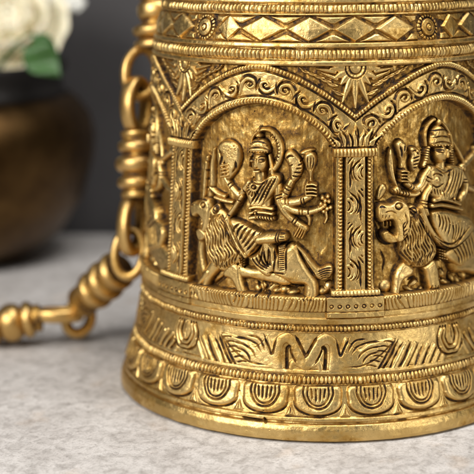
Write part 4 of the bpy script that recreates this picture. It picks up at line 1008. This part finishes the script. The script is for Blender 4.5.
links = [
 chain_link((157.5, -28), DA, (156, 51), DA, [(.10, 19, 6), (.28, 22, 6), (.50, 19.5, 10), (.76, 23.5, 6.8), (.93, 22, 6)],
            [(141.5, 73, DA, 97, view+side*.25, 16, 24, 5.2, 6), (152, -50, DA, 90, view, 15, 22, 4.4, 5)], .082),
 chain_link((137.5, 129), DB, (138, 200), DB, [(.07, 16.5, 4.2), (.25, 20, 6.4), (.50, 22.5, 9), (.755, 20.5, 6.8), (.93, 17, 5)],
            [(137, 106, DB, 90, side*.80+view*.60, 15, 25, 5.4, 8), (132.5, 224, DB+.02, 100, side*.80+view*.60, 14, 28, 5.2, 7.2)], .080),
 chain_link((121, 267), DC, (81, 303), DC+.28, [(.12, 20, 6.5), (.37, 21, 7.2), (.62, 20.5, 6.5), (.84, 16, 4.6)],
            [(129.5, 253.5, DB+.04, 96, view-side*.12, 14.5, 23, 5.0, 6), (78.5, 318, DC+.36, 110, view*.95+side*.3, 12.5, 15.5, 5.4, 6)], .092),
 chain_link((43, 317), DD, (-36, 331), DD, [(.07, 13, 4.5), (.19, 18.5, 6), (.40, 19, 11.5), (.61, 18, 6), (.75, 14, 4.5)],
            [(58, 314.5, DD, 172, up+view*.12, 11, 21, 5.2, 6.8), (-52, 333, DD, 170, up, 11, 20, 4.6, 6)], .075),
 chain_link((-84, 337), DD, (-165, 346), DD-.04, [(.08, 13, 4.5), (.20, 18, 6), (.42, 19, 11.5), (.63, 18, 6), (.80, 14, 4.5)],
            [(-70, 335, DD, 170, view+side*.2, 10, 17, 4.6, 6), (-181, 347, DD-.04, 170, up, 11, 20, 4.6, 6)], .075),
 chain_link((152, -185), DA, (151, -92), DA, [(.10, 19, 6), (.30, 22, 6), (.52, 22, 9), (.76, 22, 6.5), (.92, 19, 5)],
            [(151.5, -70, DA, 90, side+view*.3, 14, 24, 5.2, 7)], .082)]
for l in links:
    l.parent = chain; l.location = l.location-CH0
# ------------------------------------------------------------------ table
m, nt, p = newmat('pale_stone'); L = nt.links.new
tc = N(nt, 'TexCoord'); mp = N(nt, 'Mapping'); mp.inputs['Scale'].default_value = (1.0, 1.0, 1.0); mp.inputs['Rotation'].default_value = (0, 0, .2); L(tc.outputs['Object'], mp.inputs[0])
st = N(nt, 'Mapping'); st.inputs['Scale'].default_value = (1.0, .75, 1.0); L(mp.outputs[0], st.inputs[0])
na = N(nt, 'TexNoise', i_Scale=3.2, i_Detail=5.0, i_Roughness=.6); L(mp.outputs[0], na.inputs['Vector'])
nb = N(nt, 'TexNoise', i_Scale=15.0, i_Detail=5.0, i_Roughness=.6, i_Distortion=.6); L(st.outputs[0], nb.inputs['Vector'])
nc = N(nt, 'TexNoise', i_Scale=26.0, i_Detail=8.0, i_Roughness=.85); L(st.outputs[0], nc.inputs['Vector'])
r1 = ramp(nt, ((.3, (.42, .395, .38)), (.7, (.60, .578, .565)))); L(na.outputs[0], r1.inputs[0])
r2 = ramp(nt, ((.46, 0.0), (.70, .85))); L(nb.outputs[0], r2.inputs[0])
r3 = ramp(nt, ((.50, 0.0), (.74, .95))); L(nc.outputs[0], r3.inputs[0])
m1 = N(nt, 'Mix', data_type='RGBA'); m1.inputs[7].default_value = (.30, .28, .265, 1); L(r2.outputs[0], m1.inputs[0]); L(r1.outputs[0], m1.inputs[6])
m2 = N(nt, 'Mix', data_type='RGBA'); m2.inputs[7].default_value = (.14, .125, .115, 1); L(r3.outputs[0], m2.inputs[0]); L(m1.outputs[2], m2.inputs[6])
nd = N(nt, 'TexNoise', i_Scale=75.0, i_Detail=6.0, i_Roughness=.85); L(mp.outputs[0], nd.inputs['Vector'])
r4 = ramp(nt, ((.50, 0.0), (.72, .8))); L(nd.outputs[0], r4.inputs[0]); m3 = N(nt, 'Mix', data_type='RGBA'); m3.inputs[7].default_value = (.16, .15, .14, 1); L(r4.outputs[0], m3.inputs[0]); L(m2.outputs[2], m3.inputs[6])
vo = N(nt, 'TexVoronoi', i_Scale=14.0, i_Randomness=1.0); L(mp.outputs[0], vo.inputs['Vector']); r5 = ramp(nt, ((.05, .8), (.13, 0.0))); L(vo.outputs['Distance'], r5.inputs[0])
ng = N(nt, 'TexNoise', i_Scale=3.0, i_Detail=2.0); L(mp.outputs[0], ng.inputs['Vector']); r6 = ramp(nt, ((.50, 0.0), (.60, 1.0))); L(ng.outputs[0], r6.inputs[0])
mu = N(nt, 'Math', operation='MULTIPLY'); L(r5.outputs[0], mu.inputs[0]); L(r6.outputs[0], mu.inputs[1])
m4 = N(nt, 'Mix', data_type='RGBA'); m4.inputs[7].default_value = (.17, .155, .14, 1); L(mu.outputs[0], m4.inputs[0]); L(m3.outputs[2], m4.inputs[6])
nw = N(nt, 'TexNoise', i_Scale=4.5, i_Detail=3.0); L(st.outputs[0], nw.inputs['Vector']); r7 = ramp(nt, ((.60, 0.0), (.74, .35))); L(nw.outputs[0], r7.inputs[0])
m5 = N(nt, 'Mix', data_type='RGBA'); m5.inputs[7].default_value = (.48, .36, .26, 1); L(r7.outputs[0], m5.inputs[0]); L(m4.outputs[2], m5.inputs[6])
L(m5.outputs[2], p.inputs['Base Color']); p.inputs['Roughness'].default_value = .62
bp = N(nt, 'Bump', i_Strength=.35, i_Distance=.012); L(nc.outputs[0], bp.inputs['Height']); L(bp.outputs[0], p.inputs['Normal']); M_STONE = m
def slab(name, x0, x1, y0, y1, z0, z1, mat):
    bm = bmesh.new(); bmesh.ops.create_cube(bm, size=1)
    for v in bm.verts: v.co = Vector(((x0+x1)/2+v.co.x*(x1-x0), (y0+y1)/2+v.co.y*(y1-y0), (z0+z1)/2+v.co.z*(z1-z0)))
    bmesh.ops.bevel(bm, geom=bm.edges, offset=.01, segments=2, affect='EDGES')
    me = bpy.data.meshes.new(name); bm.to_mesh(me); bm.free(); return link(name, me, mat)
yb = float(on_ground(60, 234)[1])
tab = slab('table_top', -9, 9, -9, yb, -.25, 0, M_STONE); tab['kind'] = 'structure'
m, nt, p = newmat('charcoal_plaster'); L = nt.links.new
tc = N(nt, 'TexCoord'); na = N(nt, 'TexNoise', i_Scale=1.2, i_Detail=5.0); L(tc.outputs['Object'], na.inputs['Vector'])
r1 = ramp(nt, ((.3, (.034, .032, .034)), (.7, (.050, .047, .049)))); L(na.outputs[0], r1.inputs[0]); L(r1.outputs[0], p.inputs['Base Color']); p.inputs['Roughness'].default_value = .8
wall = slab('back_wall', -14, 14, yb+.12, yb+.4, -3, 12, m); wall['kind'] = 'structure'

# ------------------------------------------------------------------ pot with flowers, far out of focus
pc = on_ground(-62, 262); PC = Vector((pc[0], pc[1]+.2, 0))
pd = float((np.array(PC)-CAM) @ Fv); ppu = FPX/pd
pot = tag(empty('brass_pot', tuple(PC)), 'round dark brass pot filled with white flowers behind the chain', 'pot')
M_POT = brass('dark_brass', (.06, .032, .012), (.15, .085, .03), False, (.30, .48), .05)
m, nt, p = newmat('blackened_brass'); p.inputs['Base Color'].default_value = (.012, .010, .009, 1); p.inputs['Roughness'].default_value = .6; p.inputs['Metallic'].default_value = .3; M_BLK = m
rmax = 152/ppu
body = lathe('pot_body', [(.50*rmax, 0), (.56*rmax, .03), (.76*rmax, .18), (.92*rmax, .44), (.99*rmax, .72), (rmax, .88), (.97*rmax, 1.02), (.90*rmax, 1.12), (.84*rmax, 1.17)], M_POT, pot, 128)
neck = lathe('pot_neck', [(.84*rmax, 1.17), (.80*rmax, 1.21), (.79*rmax, 1.30), (.83*rmax, 1.36), (.83*rmax, 1.40), (.74*rmax, 1.39), (.70*rmax, 1.2)], M_BLK, pot, 128)
m, nt, p = newmat('cream_petal'); p.inputs['Base Color'].default_value = (.78, .72, .55, 1); p.inputs['Roughness'].default_value = .6; p.inputs['Subsurface Weight'].default_value = .15; M_PETAL = m
m, nt, p = newmat('white_petal'); p.inputs['Base Color'].default_value = (.82, .82, .78, 1); p.inputs['Roughness'].default_value = .6; M_WP = m
m, nt, p = newmat('leaf_green'); p.inputs['Base Color'].default_value = (.035, .10, .02, 1); p.inputs['Roughness'].default_value = .45; M_LEAF = m
def petal_mesh(n=8, w=.5, L_=.5, cup=.5):
    V, F = [], []
    for i in range(n+1):
        t = i/n; ww = w*math.sin(PI*(t*.82+.09))**.7
        for j in range(n+1):
            s = j/n*2-1
            V.append((s*ww, t*L_-.25*cup*L_*t*t, cup*L_*(t*t*.9)+.25*w*s*s+.02*math.sin(7*s+3*t)))
    for i in range(n):
        for j in range(n): a = i*(n+1)+j; F.append((a, a+1, a+n+2, a+n+1))
    return V, F
def flower(name, loc, R, petals, mat, lbl, tiers=4):
    root = tag(empty(name, tuple(loc)), lbl, 'flower')
    for k in range(tiers):
        n = petals[k]; cup = .35+.55*k/tiers
        for i in range(n):
            V, F = petal_mesh(6, R*(.56-.08*k), R*(1.12-.19*k), cup*.75+.2)
            a = 2*PI*i/n+k*.5; ca, sa = math.cos(a), math.sin(a); tilt = .15+.28*k
            P = []
            for x, y, z in V:
                y2 = y*math.cos(tilt)-z*math.sin(tilt)*.6; z2 = y*math.sin(tilt)+z*math.cos(tilt)
                P.append((x*ca-y2*sa, x*sa+y2*ca, z2+R*.1*k))
            me = bpy.data.meshes.new('petal'); me.from_pydata(P, [], F); shade(me); me.update()
            o = link('petal', me, mat, root); sd = o.modifiers.new('thick', 'SOLIDIFY'); sd.thickness = .012
    return root
fd = pd-.25
r = flower('white_rose', at(10, 45, fd), 62*fd/FPX, (8, 8, 7, 6), M_PETAL, 'large cream white rose blossom at the top left corner')
r.rotation_euler = (R_(50), 0, R_(10))
r2_ = flower('white_rose', at(-42, 18, fd+.1), 52*fd/FPX, (7, 7, 6, 5), M_PETAL, 'second cream rose mostly beyond the left edge of the picture')
r2_.rotation_euler = (R_(45), R_(-20), 0)
for k, (x, y, rr) in enumerate(((58, 1, 10), (74, 5, 9.5))):
    f = flower('small_blossom', at(x, y, fd), rr*fd/FPX, (6, 6, 5), M_WP, ('small white blossom close to the rose at the top edge', 'outermost small white blossom against the dark wall')[k], 3)
    f.rotation_euler = (R_(60), 0, R_(20*k)); f['group'] = 'small white blossoms beside the rose'
def leaf(name, p0, p1, w, lbl, fold=.25):
    a, b = Vector(p0), Vector(p1); ax = (b-a); L_ = ax.length; ax.normalize(); sd_ = ax.cross(view).normalized(); nn = sd_.cross(ax)
    V, F = [], []; n, mm = 14, 8
    for i in range(n+1):
        t = i/n; ww = w*math.sin(PI*t**.8)**.8*(1-.25*t)
        for j in range(mm+1):
            s = j/mm*2-1; q = a+ax*(L_*t)+sd_*(s*ww)+nn*(abs(s)*ww*fold-.25*L_*t*t*.4+.02*math.sin(9*t+2*s)); V.append(tuple(q-a))
    for i in range(n):
        for j in range(mm): c = i*(mm+1)+j; F.append((c, c+1, c+mm+2, c+mm+1))
    me = bpy.data.meshes.new(name); me.from_pydata(V, [], F); shade(me); me.update(); o = link(name, me, M_LEAF)
    o.location = a; s = o.modifiers.new('thick', 'SOLIDIFY'); s.thickness = .012
    return tag(o, lbl, 'leaf')
leaf('rose_leaf', at(26, 46, fd-.78), at(60, 76, fd-.82), 17*fd/FPX, 'broad green leaf below the rose, over the dark pot mouth')
leaf('rose_leaf', at(34, 34, fd-.70), at(58, 60, fd-.74), 10*fd/FPX, 'narrow green leaf tucked beside the rose, above the broad leaf')
leaf('rose_leaf', at(48, 18, fd+.1), at(70, 12, fd), 7*fd/FPX, 'small pale green leaf under the small blossoms')

m, nt, p = newmat('stem_green'); p.inputs['Base Color'].default_value = (.07, .13, .035, 1); p.inputs['Roughness'].default_value = .55; M_STEM = m
def stem(root, r, k):
    bpy.context.view_layer.update()
    a = root.matrix_world.translation.copy(); b = PC+Vector((.10*math.cos(k*2.1)+.15, .2*math.sin(k*2.1), .55)); c = Vector((a.x*.55+b.x*.45, a.y*.55+b.y*.45, max(a.z-.05, 1.38)))
    V, F = [], []
    for i in range(17):
        t = i/16; q = a*(1-t)**2+c*2*t*(1-t)+b*t*t; d = ((c-a)*(1-t)+(b-c)*t).normalized(); x = d.cross(Vector((0, 1, .1))).normalized(); y = d.cross(x)
        for j in range(8): V.append(tuple(q+x*(r*math.cos(j*PI/4))+y*(r*math.sin(j*PI/4))))
    for i in range(16):
        for j in range(8): F.append((i*8+j, i*8+(j+1) % 8, (i+1)*8+(j+1) % 8, (i+1)*8+j))
    me = bpy.data.meshes.new('stem'); me.from_pydata(V, [], F); shade(me); me.update(); o = link('stem', me, M_STEM, root); o.matrix_parent_inverse = root.matrix_world.inverted()
for k, o in enumerate([o for o in list(C.objects) if o.parent is None and o.get('category') in ('flower', 'leaf')]): stem(o, .022 if 'rose' in o.name and 'leaf' not in o.name else .010, k)

# ------------------------------------------------------------------ light: a studio with soft boxes
W_ = bpy.data.worlds.new('World'); SC.world = W_; W_.use_nodes = True
W_.node_tree.nodes['Background'].inputs[0].default_value = (1.0, .96, .90, 1); W_.node_tree.nodes['Background'].inputs[1].default_value = .10
def area(name, loc, tgt, sx, sy, e, col=(1, 1, 1)):
    l = bpy.data.lights.new(name, 'AREA'); l.shape = 'RECTANGLE'; l.size = sx; l.size_y = sy; l.energy = e; l.color = col
    o = bpy.data.objects.new(name, l); C.objects.link(o); o.location = loc
    o.rotation_euler = (Vector(tgt)-Vector(loc)).to_track_quat('-Z', 'Y').to_euler(); return o
area('key_softbox', (-6.0, -7.0, 6.0), (0, 0, .8), 4.0, 4.0, 1120, (1, .97, .92))
area('top_softbox', (1.0, -1.5, 8.0), (0, -.3, 0), 4.5, 3.0, 620, (1, .98, .95))
area('side_softbox', (7.5, -5.5, 3.0), (0, 0, 1.0), 1.6, 4.0, 260, (1, .97, .88))
SC.view_settings.view_transform = 'Standard'; SC.view_settings.look = 'None'; SC.view_settings.exposure = 0; SC.view_settings.gamma = 1
SC.cycles.max_bounces = 6; SC.cycles.glossy_bounces = 4; SC.cycles.use_denoising = True
